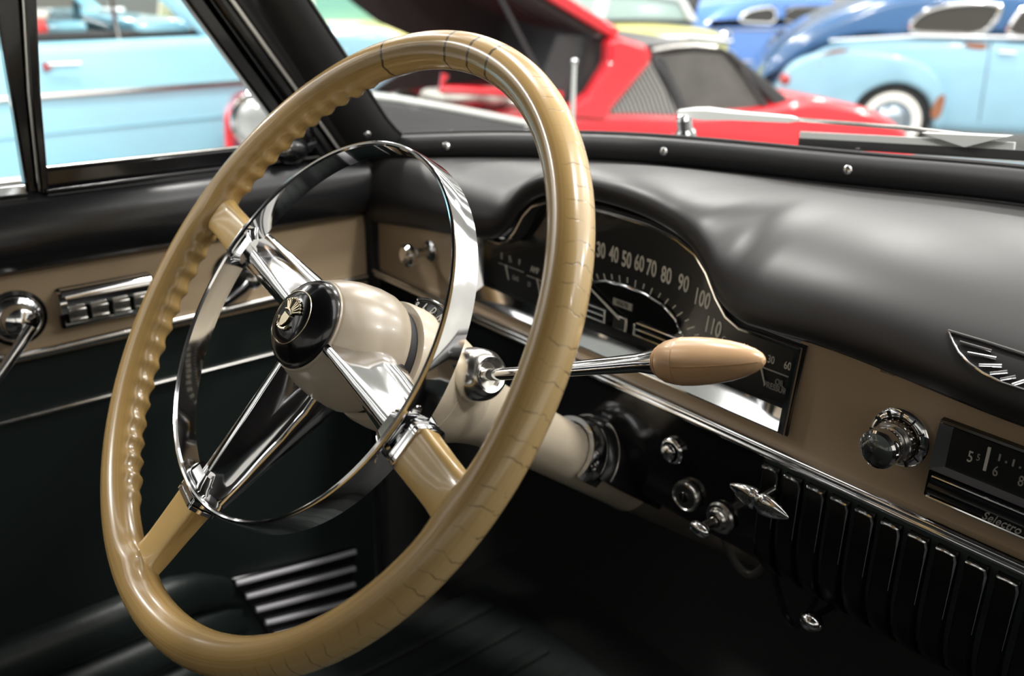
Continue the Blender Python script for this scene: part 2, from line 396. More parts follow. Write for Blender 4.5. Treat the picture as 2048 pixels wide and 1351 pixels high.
m = MB(); m.tube([(-.4015, -.0668, .03), (-.4015, -.0615, .12), (-.4015, -.053, .20), (-.402, -.036, .44)], .0012, 8); m.build('bright_bead', chrome_dull, dp)
sg = thing('door_window', 'raised driver door glass with bright lower channel behind the post', 'window', (-.41, -.3, .03), kind='thing')
m = MB(); m.add([V(-.418, -.72, .03), V(-.418, -.077, .03), V(-.418, -.07, .42), V(-.418, -.72, .42)], [(0, 1, 2, 3)]); m.build('pane', glass, sg, smooth=False)
m = MB(); m.box((-.408, -.40, .0335), (.016, .645, .011)); m.build('lower_channel', chrome, sg, bevel=.002)

# ------------------------------------------------------------------ dashboard
dash = thing('dashboard', 'black topped dashboard with tan fascia and ribbed black lower panel', 'dashboard', (.42, .32, -.1))
ZB = [(-.39, -.050), (-.30, -.038), (-.24, -.031), (-.19, -.024), (-.158, -.018), (-.143, -.010), (-.130, .003), (-.118, .017), (-.098, .033), (-.078, .042), (-.035, .048), (.01, .049),
      (.042, .047), (.075, .041), (.099, .031), (.115, .016), (.128, -.002), (.141, -.011), (.160, -.016), (.225, -.013), (.37, -.020), (1.24, -.024)]
YB = .289
def dash_row(x, n=22):
    zb = interp(x, ZB); g = base_line(x); yg, zg = g.y, g.z-.001
    dpt = yg-YB
    flat = interp(x, [(-.39, -.050), (-.24, -.031), (.0, -.020), (.225, -.013), (1.24, -.024)])
    c0 = V(x, YB, zb); c1 = V(x, YB-.016, zb+.35*(zg-flat)+.006)
    c2 = V(x, YB+.22*dpt, max(zg+.016, zb+.024)); c3 = V(x, yg, zg)
    pts = [V(x, .312, zb-.004), V(x, YB+.008, zb-.004), V(x, YB+.002, zb-.003)]
    for i in range(n+1):
        t = i/n; a = 1-t
        pts.append(c0*a**3+c1*3*a*a*t+c2*3*a*t*t+c3*t**3)
    return pts
xs = frange(-.388, -.17, 24)+frange(-.167, .17, 100)[0:]+frange(.18, 1.228, 60)
MB().grid([dash_row(x) for x in xs]).build('dash_top', black_satin, dash, ang=70)
m = MB(); m.prism([(-.39, -.114), (1.23, -.114), (1.23, .004), (.2015, .004), (.2015, -.0980), (-.2045, -.0980), (-.2045, .004), (-.39, .004)], lambda a, b, d: V(a, d, b), .300, .312); m.build('fascia_panel', tan, dash, smooth=False)
# double ribbed chrome strip
sec = [(-.006, -.1235), (-.0085, -.122), (-.009, -.120), (-.0075, -.1185), (-.0095, -.117), (-.0105, -.115), (-.0095, -.1132), (-.006, -.112), (.0, -.1118), (.0, -.1238)]
rows = [[V(x, .30+a, b) for a, b in sec] for x in frange(-.392, 1.23, 4)]
MB().grid(rows, closed_v=True).build('chrome_strip', chrome, dash, ang=60)
# lower panel, smooth black on the driver's side
rows = []
for x in frange(-.39, .183, 40):
    sag = .05*math.exp(-((x)/.10)**2)
    rows.append([V(x, .300, -.124), V(x, .299, -.135), V(x, .300, -.19), V(x, .304, -.222), V(x, .318, -.236), V(x, .34, -.238)])
MB().grid(rows).build('lower_panel', black_gloss, dash, ang=60)
# ribbed grille panel below the radio
gpn = MB(); rows = []
for x in frange(.184, 1.20, 4): rows.append([V(x, .300, -.124), V(x, .303, -.150), V(x, .304, -.19), V(x, .309, -.215), V(x, .322, -.240), V(x, .345, -.258), V(x, .38, -.262)])
gpo = gpn.grid(rows).build('grille_panel', grille_m, dash, ang=80)
slat_prof = [(.2975, -.1305), (.2955, -.134), (.2955, -.17), (.297, -.20), (.303, -.222), (.315, -.238), (.333, -.252)]
def slat_mesh(parent, x0):
    rows = []
    for dx, off in ((-.0072, .008), (-.0072, .001), (-.0062, 0), (.0062, 0), (.0072, .001), (.0072, .008)):
        rows.append([V(x0+dx, y+off, z) for y, z in slat_prof])
    o = MB().grid(rows).build('slat', slat_m, parent, ang=40)
    MB().tube([(x0-.0070, .2962, -.1345), (x0-.0062, .2950, -.1322), (x0, .2946, -.1316), (x0+.0062, .2950, -.1322), (x0+.0071, .2957, -.137), (x0+.0072, .2957, -.150), (x0+.0072, .2960, -.185)], [.0010, .0014, .0014, .0014, .0012, .0006, .0003], 8).build('slat_edge', chrome, o)
    return o
# thing > part > sub-part: the slats hang straight under the dashboard
for k in range(13): slat_mesh(dash, .1925+.0206*k)
m = MB(); m.tube([(.2165, .2985, -.0145), (.245, .2975, -.0155), (.2795, .2975, -.0165)], .0016, 8); m.box((.272, .298, -.0195), (.010, .002, .005)); m.build('fascia_clip', chrome_dull, dash)

# winged emblem on the dash face
em = thing('dash_emblem', 'winged chrome emblem on the black dash face above the radio', 'emblem', (.36, .285, .01))
def dface(x, z):                            # a point of the dash face at height z
    r_ = dash_row(x, 40)[3:]
    for a, b in zip(r_, r_[1:]):
        if a.z <= z <= b.z: return a.lerp(b, (z-a.z)/(b.z-a.z))
    return r_[0]
out_l = [(.306, .0195), (.312, .0150), (.3185, .0105), (.327, .0065), (.337, .0035), (.350, .0015), (.366, .0015)]
out_t = [(.306, .0195), (.330, .0192), (.355, .0185), (.385, .0175)]
off = V(0, -.0015, .0004)
pl = [dface(x, z)+off for x, z in out_l]; pt = [dface(x, z)+off for x, z in out_t]
# mirrored about the car's centre line
mir = lambda ps: [V(.84-p.x, p.y, p.z) for p in ps]
MB().tube(pl, .0009, 8).tube(pt, .0011, 8).tube(mir(pl), .0009, 8).tube(mir(pt), .0011, 8).tube([pt[-1], mir(pt)[-1]], .0011, 8).build('wing_outline', chrome, em)
for (xa, za, xb, zb_) in ((.316, .0158, .336, .0156), (.3235, .0115, .3405, .0128), (.333, .0070, .3455, .0100), (.341, .0044, .350, .0080), (.348, .0030, .3555, .0068), (.3555, .0022, .361, .0060)):
    p0 = dface(xa, za)+off; p1 = dface(xb, zb_)+off
    MB().tube([p0, p1], [.0009, .0012], 8).build('feather', chrome, em)
    MB().tube([V(.84-p0.x, p0.y, p0.z), V(.84-p1.x, p1.y, p1.z)], [.0009, .0012], 8).build('feather', chrome, em)

# ------------------------------------------------------------------ instrument cluster
ic = thing('instrument_cluster', 'chrome rimmed black instrument cluster with arched speedometer behind the wheel', 'instrument cluster', (0, .30, -.03))
arch_r = [(.206, -.024), (.150, -.0235), (.137, -.018), (.126, -.006), (.114, .012), (.101, .0245), (.080, .0325), (.048, .0375), (.0, .039)]
outer = [(-.204, -.0985), (.201, -.0985)]+arch_r+[(-x, z) for x, z in arch_r[-2::-1]]
def inset(poly, ds):
    n = len(poly); res = []
    for i in range(n):
        a = Vector(poly[i-1]); b = Vector(poly[i]); c = Vector(poly[(i+1) % n])
        n1 = Vector((-(b-a).y, (b-a).x)).normalized(); n2 = Vector((-(c-b).y, (c-b).x)).normalized()
        d1 = ds[i-1]; d2 = ds[i]
        det = n1.x*n2.y-n1.y*n2.x
        if abs(det) < .05: res.append(tuple(b+(n1+n2).normalized()*(d1+d2)/2))
        else:
            r1 = b.dot(n1)+d1; r2 = b.dot(n2)+d2
            res.append(((r1*n2.y-r2*n1.y)/det, (n1.x*r2-n2.x*r1)/det))
    return res
ds = [.0135, .0100]+[.0045]*(len(outer)-3)+[.0100]
inner = inset(outer, ds); lip = inset(outer, [.0010]*len(outer)); lip2 = inset(outer, [.0022, .0048]+[.0028]*(len(outer)-3)+[.0048])
n_ = len(outer); m = MB()
m.grid([[V(x, .302, z) for x, z in outer], [V(x, .2935, z) for x, z in outer], [V(x, .2925, z) for x, z in lip], [V(x, .2925, z) for x, z in lip2], [V(x, .309, z) for x, z in inner]], closed_v=True)
MB().tube([V(x, .2985, z) for x, z in inset(outer, [-.0008]*len(outer))], .0012, 6, closed=True).build('bezel_gasket', rubber, ic)
m.build('bezel', chrome, ic, ang=25)
m = MB(); m.prism(inner, lambda a, b, d: V(a, d, b), .3155, .318); m.grid([[V(x, .309, z) for x, z in inner], [V(x, .3165, z) for x, z in inner]], closed_v=True); m.build('dial_plate', dial, ic, smooth=False)
m = MB(); m.add([V(x, .3085, z) for x, z in inner], [tuple(range(n_))]); m.build('cover_glass', dial_glass, ic, smooth=False)
YD = .3150
nums = [('0', -.084, -.036, .35), ('10', -.066, -.020, .22), ('20', -.046, -.011, .10), ('30', -.0265, -.0075, .03), ('40', -.0095, -.0075, 0), ('50', .0065, -.0085, 0), ('60', .022, -.0080, 0), ('70', .0365, -.0090, 0), ('80', .0540, -.0110, -.03), ('90', .0735, -.0130, -.06), ('100', .0945, -.0210, -.10), ('110', .1085, -.0420, -.12)]
for s_, x, z, rl in nums: text(s_, .0205, dashM(x, YD, z, rl), ink, 'numeral', ic, sx=.58, bold=.00045)
tk = MB()
cx, cz = .014, -.082
for k in range(24):
    a = rad(162-144*k/23); rx, rz = .094, .058
    p0 = V(cx+rx*math.cos(a), YD, cz+rz*math.sin(a)); L = .0085 if k % 2 == 0 else .005
    d = V(math.cos(a), 0, math.sin(a)*.8).normalized()
    tk.box(p0-d*L/2, (.0013, .0005, L), Matrix.Rotation(PI/2-math.atan2(d.z, d.x), 3, 'Y'))
tk.build('tick_marks', ink, ic, smooth=False)
# glossy inner panel with chrome arc, odometer, bars, crest and needle
arc = [(.0785, -.076), (.0785, -.058), (.070, -.046), (.055, -.0375), (.034, -.0325), (.010, -.0315), (-.015, -.0335), (-.036, -.040), (-.052, -.050), (-.0545, -.076)]
m = MB(); m.prism(arc, lambda a, b, d: V(a, d, b), .3140, .3160); m.build('inner_panel', dial_gloss, ic, smooth=False)
m = MB(); m.tube([V(a, .3130, b) for a, b in arc], .0016, 8); m.build('inner_trim', chrome, ic)
for z in (-.0625, -.0685, -.0745): [MB().tube([(xa, .3125, z), (xb, .3125, z)], .0010, 8).build('chrome_bar', chrome, ic) for xa, xb in ((-.054, -.012), (.026, .078))]
m = MB(); m.box((.007, .3130, -.0500), (.024, .0012, .0068)); od = m.build('odometer', ink_dim, ic, smooth=False)
text('40678', .0062, dashM(.007, .3122, -.0500), dial, 'digits', od, sx=.95, depth=.0001)
m = MB(); m.box((.007, .3115, -.068), (.017, .003, .014)); m.build('pointer_hub', chrome_dull, ic, bevel=.002)
for xe in (-.012, .026): MB().box((xe, .3105, -.068), (.003, .004, .012)).build('bar_end', chrome, ic, bevel=.001)
m = MB(); m.tube([(.007, .3105, -.064), (-.044, .3105, -.040)], [.0014, .0006], 8); m.build('needle', ink, ic)
# side gauges
def gauge(xl, xr, z, marks, caption, needle):
    m_ = MB(); m_.box(((xl+xr)/2, .3148, z), (xr-xl, .0006, .0011)); g = m_.build('gauge_scale', ink_dim, ic, smooth=False)
    for s2, x in marks: text(s2, .0095, dashM(x, YD, z+.0085), ink, 'gauge_mark', g, sx=.7)
    for s2, x, dz in caption: text(s2, .0075, dashM(x, YD, z+dz), ink_dim, 'caption', g, sx=.75)
    m_ = MB(); m_.tube([(needle[0], .3140, z+.001), (needle[1], .3140, z-.014)], [.0009, .0006], 8); m_.build('gauge_needle', ink, g)
gauge(-.176, -.135, -.0560, (('E', -.171), ('½', -.157), ('F', -.142)), (('GAS', -.148, -.010),), (-.163, -.158))
gauge(-.130, -.088, -.0580, (('AMP', -.118),), (('D', -.126, -.009), ('C', -.092, -.009)), (-.113, -.108))
gauge(.118, .147, -.0580, (('C', .121), ('H', .143)), (('TEMP', .133, -.010),), (.128, .132))
gauge(.152, .188, -.0600, (('0', .1545), ('30', .168), ('60', .1835)), (('OIL', .1785, -.008), ('PRESSURE', .176, -.0135)), (.160, .166))

# ------------------------------------------------------------------ steering wheel
TILT = rad(36.22)
NX = V(0, -math.cos(TILT), math.sin(TILT)); ET = V(0, math.sin(TILT), math.cos(TILT)); EX = V(1, 0, 0)
def W(x, t, o=0.): return EX*x+ET*t+NX*o
def WPol(r_, deg, o=0.): a = rad(deg); return W(r_*math.cos(a), r_*math.sin(a), o)
sw_t = thing('steering_wheel', 'large ivory steering wheel with finger grips, chrome spokes and horn ring', 'steering wheel', (0, 0, 0))
# rim material: ivory celluloid with grain, yellowing and age cracks laid out along the rim (UV)
def rim_material():
    m = bpy.data.materials.new('aged_ivory_rim'); m.use_nodes = True; nt = m.node_tree; b = nt.nodes['Principled BSDF']; L = nt.links.new
    b.inputs['Roughness'].default_value = .24; b.inputs['Coat Weight'].default_value = .5; b.inputs['Coat Roughness'].default_value = .08
    uv = nt.nodes.new('ShaderNodeUVMap'); uv.uv_map = 'rim'
    sep = nt.nodes.new('ShaderNodeSeparateXYZ'); L(uv.outputs[0], sep.inputs[0])
    def mapv(sx, sy):
        mp = nt.nodes.new('ShaderNodeMapping'); mp.inputs['Scale'].default_value = (sx, sy, 1); L(uv.outputs[0], mp.inputs['Vector']); return mp.outputs[0]
    def ramp(src, stops):
        r_ = nt.nodes.new('ShaderNodeValToRGB'); e = r_.color_ramp.elements
        while len(e) > len(stops): e.remove(e[-1])
        while len(e) < len(stops): e.new(.5)
        for el, (p, c) in zip(e, stops): el.position = p; el.color = (*c, 1) if len(c) == 3 else c
        L(src, r_.inputs[0]); return r_.outputs[0]
    n1 = nt.nodes.new('ShaderNodeTexNoise'); n1.inputs['Scale'].default_value = 1; n1.inputs['Detail'].default_value = 4; L(mapv(9, 55), n1.inputs['Vector'])
    base = ramp(n1.outputs['Fac'], [(.25, (.36, .222, .072)), (.5, (.415, .265, .098)), (.75, (.47, .315, .135))])
    # cracks: rings at listed angles plus a crazed zone on the outer right side
    nj = nt.nodes.new('ShaderNodeTexNoise'); nj.inputs['Scale'].default_value = 1; nj.inputs['Detail'].default_value = 2; L(mapv(30, 7), nj.inputs['Vector'])
    wv = nt.nodes.new('ShaderNodeMath'); wv.operation = 'MULTIPLY'; L(sep.outputs['X'], wv.inputs[0]); wv.inputs[1].default_value = 105
    wj = nt.nodes.new('ShaderNodeMath'); wj.operation = 'MULTIPLY_ADD'; L(nj.outputs['Fac'], wj.inputs[0]); wj.inputs[1].default_value = .9; L(wv.outputs[0], wj.inputs[2])
    vo = nt.nodes.new('ShaderNodeTexVoronoi'); vo.voronoi_dimensions = '1D'; vo.feature = 'DISTANCE_TO_EDGE'; vo.inputs['Scale'].default_value = 1; vo.inputs['Randomness'].default_value = .8
    L(wj.outputs[0], vo.inputs['W'])
    lt = nt.nodes.new('ShaderNodeMapRange'); lt.inputs['From Min'].default_value = .01; lt.inputs['From Max'].default_value = .05; lt.inputs['To Min'].default_value = 1; lt.inputs['To Max'].default_value = 0
    L(vo.outputs['Distance'], lt.inputs['Value'])
    zone_u = ramp(sep.outputs['X'], [(0, (1, 1, 1)), (.17, (1, 1, 1)), (.20, (0, 0, 0)), (.80, (0, 0, 0)), (.87, (1, 1, 1)), (1, (1, 1, 1))])
    zone_v = ramp(sep.outputs['Y'], [(0, (.9, .9, .9)), (.12, (.7, .7, .7)), (.2, (0, 0, 0)), (.68, (0, 0, 0)), (.8, (1, 1, 1)), (1, (.9, .9, .9))])
    n2 = nt.nodes.new('ShaderNodeTexNoise'); n2.inputs['Scale'].default_value = 1; n2.inputs['Detail'].default_value = 2; L(mapv(70, 5), n2.inputs['Vector'])
    pick = nt.nodes.new('ShaderNodeMapRange'); pick.inputs['From Min'].default_value = .36; pick.inputs['From Max'].default_value = .56; L(n2.outputs['Fac'], pick.inputs['Value'])
    def mul(a, c):
        q = nt.nodes.new('ShaderNodeMath'); q.operation = 'MULTIPLY'; L(a, q.inputs[0])
        if isinstance(c, float): q.inputs[1].default_value = c
        else: L(c, q.inputs[1])
        return q.outputs[0]
    craz = mul(mul(mul(mul(lt.outputs[0], zone_u), zone_v), pick.outputs[0]), .8)
    wob = nt.nodes.new('ShaderNodeTexNoise'); wob.inputs['Scale'].default_value = 1; L(mapv(0, 5), wob.inputs['Vector'])
    tot = craz
    for u0, w_ in ((RIMCR[0], .0009), (RIMCR[1], .0010), (RIMCR[2], .0010), (RIMCR[3], .0010)):
        q = nt.nodes.new('ShaderNodeMath'); q.operation = 'MULTIPLY_ADD'; L(wob.outputs['Fac'], q.inputs[0]); q.inputs[1].default_value = .008; L(sep.outputs['X'], q.inputs[2])
        q2 = nt.nodes.new('ShaderNodeMath'); q2.operation = 'COMPARE'; L(q.outputs[0], q2.inputs[0]); q2.inputs[1].default_value = u0+.004; q2.inputs[2].default_value = w_
        q3 = nt.nodes.new('ShaderNodeMath'); q3.operation = 'MAXIMUM'; L(tot, q3.inputs[0]); L(mul(q2.outputs[0], .85), q3.inputs[1]); tot = q3.outputs[0]
    mx = nt.nodes.new('ShaderNodeMix'); mx.data_type = 'RGBA'; L(mul(tot, .8), mx.inputs['Factor']); L(base, mx.inputs['A']); mx.inputs['B'].default_value = (.07, .04, .015, 1)
    # the crazed side has also faded
    fz = mul(mul(zone_u, zone_v), .55)
    mx2 = nt.nodes.new('ShaderNodeMix'); mx2.data_type = 'RGBA'; L(fz, mx2.inputs['Factor']); L(mx.outputs['Result'], mx2.inputs['A']); mx2.inputs['B'].default_value = (.56, .42, .22, 1)
    mx3 = nt.nodes.new('ShaderNodeMix'); mx3.data_type = 'RGBA'; L(mul(tot, .8), mx3.inputs['Factor']); L(mx2.outputs['Result'], mx3.inputs['A']); mx3.inputs['B'].default_value = (.07, .04, .015, 1)
    L(mx3.outputs['Result'], b.inputs['Base Color'])
    bp = nt.nodes.new('ShaderNodeBump'); bp.inputs['Strength'].default_value = .35; bp.inputs['Distance'].default_value = -.0006; L(tot, bp.inputs['Height']); L(bp.outputs[0], b.inputs['Normal'])
    return m
RIMCR = [109/360, 89.5/360, 82/360, 75.5/360, 58/360]
RR, RM = .222, .0137
NA, NP = 480, 28
verts = []; faces = []; uvs = []
SPOKES = (168, -12, -102)
for i in range(NA):
    a = 360*i/NA
    env = 0
    if 114 < a < 243:
        env = min(1, (a-114)/6, (243-a)/6); env *= 1-math.exp(-((a-168)/5.0)**2)
    bmp = 1-abs(math.sin(PI*a/4.7))
    flare = sum(math.exp(-(((a-s_+180) % 360-180)/4.2)**2) for s_ in SPOKES)
    for j in range(NP):
        ph = 2*PI*j/NP                       # 0 outward, 90 towards the driver, 180 inward
        rr_ = RM+env*max(0, math.cos(ph-rad(228)))**1.3*(.0010+.0030*bmp)
        rr_ += .0035*flare*max(0, math.cos(ph-PI))**2
        verts.append(WPol(RR+rr_*math.cos(ph), a, rr_*math.sin(ph)*1.02))
for i in range(NA):
    for j in range(NP):
        faces.append((i*NP+j, ((i+1) % NA)*NP+j, ((i+1) % NA)*NP+(j+1) % NP, i*NP+(j+1) % NP))
me = bpy.data.meshes.new('rim'); me.from_pydata(verts, [], faces); me.update()
ul = me.uv_layers.new(name='rim')
for p in me.polygons:
    i = p.index//NP; j = p.index % NP
    for li, (di, dj) in zip(p.loop_indices, ((0, 0), (1, 0), (1, 1), (0, 1))): ul.data[li].uv = ((i+di)/NA, (j+dj)/NP)
me.polygons.foreach_set('use_smooth', [True]*len(me.polygons)); me.materials.append(rim_material())
bm = bmesh.new(); bm.from_mesh(me); bmesh.ops.recalc_face_normals(bm, faces=bm.faces); bm.to_mesh(me); bm.free()
rim_o = bpy.data.objects.new('rim', me); COL.objects.link(rim_o); rim_o.parent = sw_t
def spoke_frame(deg):
    a = rad(deg); er = EX*math.cos(a)+ET*math.sin(a); et = -EX*math.sin(a)+ET*math.cos(a)
    return lambda r_, s_, o: er*r_+et*s_+NX*o
def fin(w, of, ob, fw):
    """spoke section (s, o): narrow front ridge, concave flanks widening towards the back"""
    h = of-ob; R_ = [(fw*.5, of), (fw, of-.0007), (fw+.0012, of-.0030), (fw+(w-fw)*.34, of-h*.30), (fw+(w-fw)*.66, of-h*.50), (fw+(w-fw)*.74, of-h*.53), (w*.97, of-h*.72), (w, of-h*.82), (w*.93, of-h*.94), (w*.70, ob)]
    return R_+[(-a, b) for a, b in R_[::-1]]
def rsec(w, of, ob, fw=None, groove=0.):
    """spoke section (s, o): flat front of half width fw with two fine grooves, flanks swelling to w, narrow back"""
    fw = w*.72 if fw is None else fw; h = of-ob; q = []
    for k, g in ((-1, .0006), (-.93, 0), (-.62, 0), (-.55, groove), (-.42, groove), (-.35, 0), (.35, 0), (.42, groove), (.55, groove), (.62, 0), (.93, 0), (1, .0006)): q.append((fw*k, of-g))
    q += [(fw*1.03, of-.0018), (fw+(w-fw)*.42, of-h*.20), (fw+(w-fw)*.80, of-h*.42), (w*.98, of-h*.62), (w, of-h*.74), (w*.95, of-h*.88), (w*.75, ob), (-w*.75, ob), (-w*.95, of-h*.88), (-w, of-h*.74), (-w*.98, of-h*.62), (-fw-(w-fw)*.80, of-h*.42), (-fw-(w-fw)*.42, of-h*.20), (-fw*1.03, of-.0018)]
    return q
for deg in SPOKES:
    f = spoke_frame(deg)
    rows = []
    for r_, w, of, ob, fw in ((.020, .0135, .0030, -.053, .0030), (.032, .0165, .0022, -.053, .0032), (.042, .0190, .0018, -.0525, .0034), (.055, .0195, .0016, -.050, .0036), (.080, .0190, .0010, -.042, .0040), (.115, .0180, .0004, -.031, .0046), (.1465, .0172, 0, -.0215, .0055)):
        rows.append([f(r_, s_, o) for s_, o in fin(w, of, ob, fw)])
    MB().grid(rows, closed_v=True, caps=True).build('spoke', chrome, sw_t, ang=24)
    m = MB()
    for r0 in (.1462, .1508):
        rows = []
        for dr, g in ((0, .0), (.0006, .10), (.0034, .10), (.004, .0)): rows.append([f(r0+dr, s_*(1+g), -.008+(o+.008)*(1+g*1.3)) for s_, o in rsec(.0166, .0012, -.0190, .0125)])
        m.grid(rows, closed_v=True, caps=True)
    fo = m.build('ferrule', chrome, sw_t, ang=40)
    rows = []
    for r_, w, of, ob, ex in ((.153, .0160, .0012, -.0180, 4.5), (.165, .0156, .0014, -.0165, 4.5), (.180, .0152, .0018, -.0150, 4.2), (.194, .0152, .0024, -.0140, 3.6), (.203, .0160, .0034, -.0130, 3.0), (.209, .0172, .0050, -.0125, 2.3), (.214, .0205, .0070, -.0120, 2.1), (.219, .0240, .0080, -.0110, 2.0)):
        sec_ = []
        for k in range(28):
            a = 2*PI*k/28; ca, sa = math.cos(a), math.sin(a)
            sec_.append((w*math.copysign(abs(ca)**(2/ex), ca), (of+ob)/2+(of-ob)/2*math.copysign(abs(sa)**(2/ex), sa)))
        rows.append([f(r_, s_, o) for s_, o in sec_])
    MB().grid(rows, closed_v=True, caps=True).build('spoke_sleeve', sleeve_m, sw_t, ang=60)
# horn ring: a deep thin chrome band
rows = []
for i in range(160):
    a = 360*i/160; r0 = .1405
    rows.append([WPol(r0+dr, a, o) for dr, o in ((-.0019, .0068), (-.0012, .0084), (0, .0090), (.0012, .0084), (.0019, .0066), (.0030, -.004), (.0036, -.0115), (.0024, -.0122), (.0008, -.0115), (-.0006, -.004))])
MB().grid(rows, closed_u=True, closed_v=True).build('horn_ring', chrome, sw_t, ang=30)
for deg in SPOKES:                           # brackets that carry the ring on the spokes
    f = spoke_frame(deg); rows = []
    for r_, w, of, ob in ((.128, .012, .0035, -.003), (.135, .0155, .0045, -.003), (.1405, .021, .0055, -.003), (.1425, .023, .0050, -.003)): rows.append([f(r_, s_, o) for s_, o in rsec(w, of, ob)])
    MB().grid(rows, closed_v=True, caps=True).build('ring_bracket', chrome, sw_t, ang=50)
# hub
MB().lathe((0, 0, 0), NX, [(-.057, .0), (-.057, .0415), (-.0575, .0440), (-.0555, .0462), (-.050, .0475), (-.040, .0473), (-.026, .0450), (-.012, .0405), (-.002, .0355), (.001, .0335), (.002, .0300)], 64).build('hub', bone, sw_t, ang=60)
MB().lathe((0, 0, 0), NX, [(-.001, .0342), (.0004, .0344), (.0014, .0340), (.0018, .0328)], 64).build('hub_ring', bone, sw_t)
cap = MB().lathe((0, 0, 0), NX, [(.0018, .0330), (.0050, .0322), (.0090, .0295), (.0125, .0250), (.0150, .0195), (.0163, .0175), (.0172, .0120), (.0178, .0060), (.0180, 0)], 64).build('hub_cap', black_gloss, sw_t, ang=60)
MB().lathe((0, 0, 0), NX, [(.0150, .0200), (.0155, .0199), (.0157, .0195), (.0152, .0192)], 64).build('cap_ring', gold, cap)
m = MB(); zc = .0189
f = spoke_frame(78)                          # crest up direction turns with the wheel
def CR(s_, u_, o=0): return f(u_, -s_, zc+o)
for k in range(9):                           # crown: a fan of small blades on a band
    a = rad(-56+14*k); p0 = CR(.0040*math.sin(a), .0010+.0040*math.cos(a)); p1 = CR(.0118*math.sin(a), .0015+.0108*math.cos(a), -.0004)
    m.tube([p0, p1], [.0006, .0009], 6); m.sphere(p1, .0012, seg=8, rings=5)
m.tube([CR(-.0062+.0155/12*k, .0022+.0016*math.sin(PI*k/8)) for k in range(9)], .0010, 6)
for sgn in (-1, 1):                          # wreath halves
    for k in range(9):
        a = rad(-20-14*k); c_ = CR(sgn*.0088*math.cos(a), -.002+.0088*math.sin(a)*.95); d_ = CR(sgn*.0078*math.cos(a-.25), -.002+.0078*math.sin(a-.25)*.95)
        m.tube([c_, d_], [.0011, .0005], 6)
sh = [(-.0042, .0008), (.0042, .0008), (.0042, -.0035), (.0022, -.0075), (0, -.0090), (-.0022, -.0075), (-.0042, -.0035)]
m.prism(sh, lambda a, b, d: CR(a, b, d), -.0008, .0009)
m.build('crest', gold, cap, ang=40)

# ------------------------------------------------------------------ steering column
sc_t = thing('steering_column', 'bone painted steering column running from the wheel down under the dash', 'steering column', (0, .2, -.15))
def AX(s): return NX*(-s)
down = -NX
MB().lathe((0, 0, 0), down, [(.055, .0), (.055, .0425), (.070, .0425), (.070, 0)], 48).build('hub_gap', rubber, sc_t)
MB().lathe((0, 0, 0), down, [(.0665, .0), (.0665, .0455), (.0675, .0476), (.072, .0490), (.085, .0500), (.100, .0498), (.1145, .0486), (.1150, .0478), (.1158, .0478), (.1163, .0484), (.130, .0462), (.145, .0425), (.158, .0385), (.1590, .0374), (.1600, .0374), (.172, .0340), (.188, .0305), (.200, .0290), (.215, .0284), (.26, .0284)], 64).build('column_bowl', bone_old, sc_t, ang=30)
MB().lathe((0, 0, 0), down, [(.255, .0283), (.425, .0283), (.4275, .0272), (.4275, 0)], 48).build('column_tube', bone_old, sc_t, ang=40)
MB().lathe((0, 0, 0), down, [(.427, .0265), (.62, .0255), (.78, .0250)], 40).build('lower_tube', boot_m, sc_t)
MB().lathe((0, 0, 0), down, [(.424, .0290), (.4285, .0290), (.430, .0275)], 48).build('tube_band', bone_old, sc_t)
# gear selector quadrant on top of the bowl
q = MB(); rows = []
for i in range(17):
    a = rad(28+(-56)*i/16+8); rows.append([ (EX*math.sin(a)+ET*math.cos(a))*r_+AX(s) for s, r_ in ((.088, .046), (.0885, .0565), (.093, .0585), (.1010, .0565), (.104, .046)) ])
qo = q.grid(rows).build('selector_quadrant', black_gloss, sc_t, ang=40)
for s_, dg in (('N', 20), ('D', 8), ('L', -4), ('R', -15)):
    a = rad(dg); rd = EX*math.sin(a)+ET*math.cos(a); rx = EX*math.cos(a)-ET*math.sin(a)
    nn = (NX+rd*.35).normalized(); uy = nn.cross(rx)
    M4 = Matrix((rx, uy, nn)).transposed().to_4x4(); M4.translation = AX(.0872)+rd*.0525
    text(s_, .0085, M4, ink_dim, 'gear_letter', qo, sx=.8)
MB().tube([AX(.0905)+(EX*math.sin(rad(d))+ET*math.cos(rad(d)))*.0592 for d in range(-20, 38, 4)], .0013, 8).build('quadrant_edge', chrome, qo)
m = MB(); m.sphere(AX(.100)+(EX*.10+ET*.995)*.054, (.008, .008, .006)); m.build('selector_pointer', bone_old, qo)
# saddle where the column enters the dash
es = MB(); prof = [(.312, .0300), (.312, .0345), (.318, .0375), (.328, .0385), (.338, .0375), (.341, .0350)]
es.lathe((0, 0, 0), down, prof, 40, ref=ET, a0=rad(-115), a1=rad(115)); es.build('column_saddle_rim', chrome, sc_t, ang=60)
es = MB(); prof = [(.330, .0335), (.334, .0400), (.342, .0440), (.356, .0465), (.372, .0470), (.400, .0475), (.430, .0480)]
es.lathe((0, 0, 0), down, prof, 40, ref=ET, a0=rad(-100), a1=rad(100)); eso = es.build('column_saddle', gloss_door, sc_t, ang=60)
MB().tube([AX(.3405)+(ET*math.cos(rad(d))+down.cross(ET)*math.sin(rad(d)))*.0444 for d in range(-96, 97, 6)], .0009, 8).build('saddle_edge', chrome_dull, eso)  # bright thread standing in for the highlight on the black lip

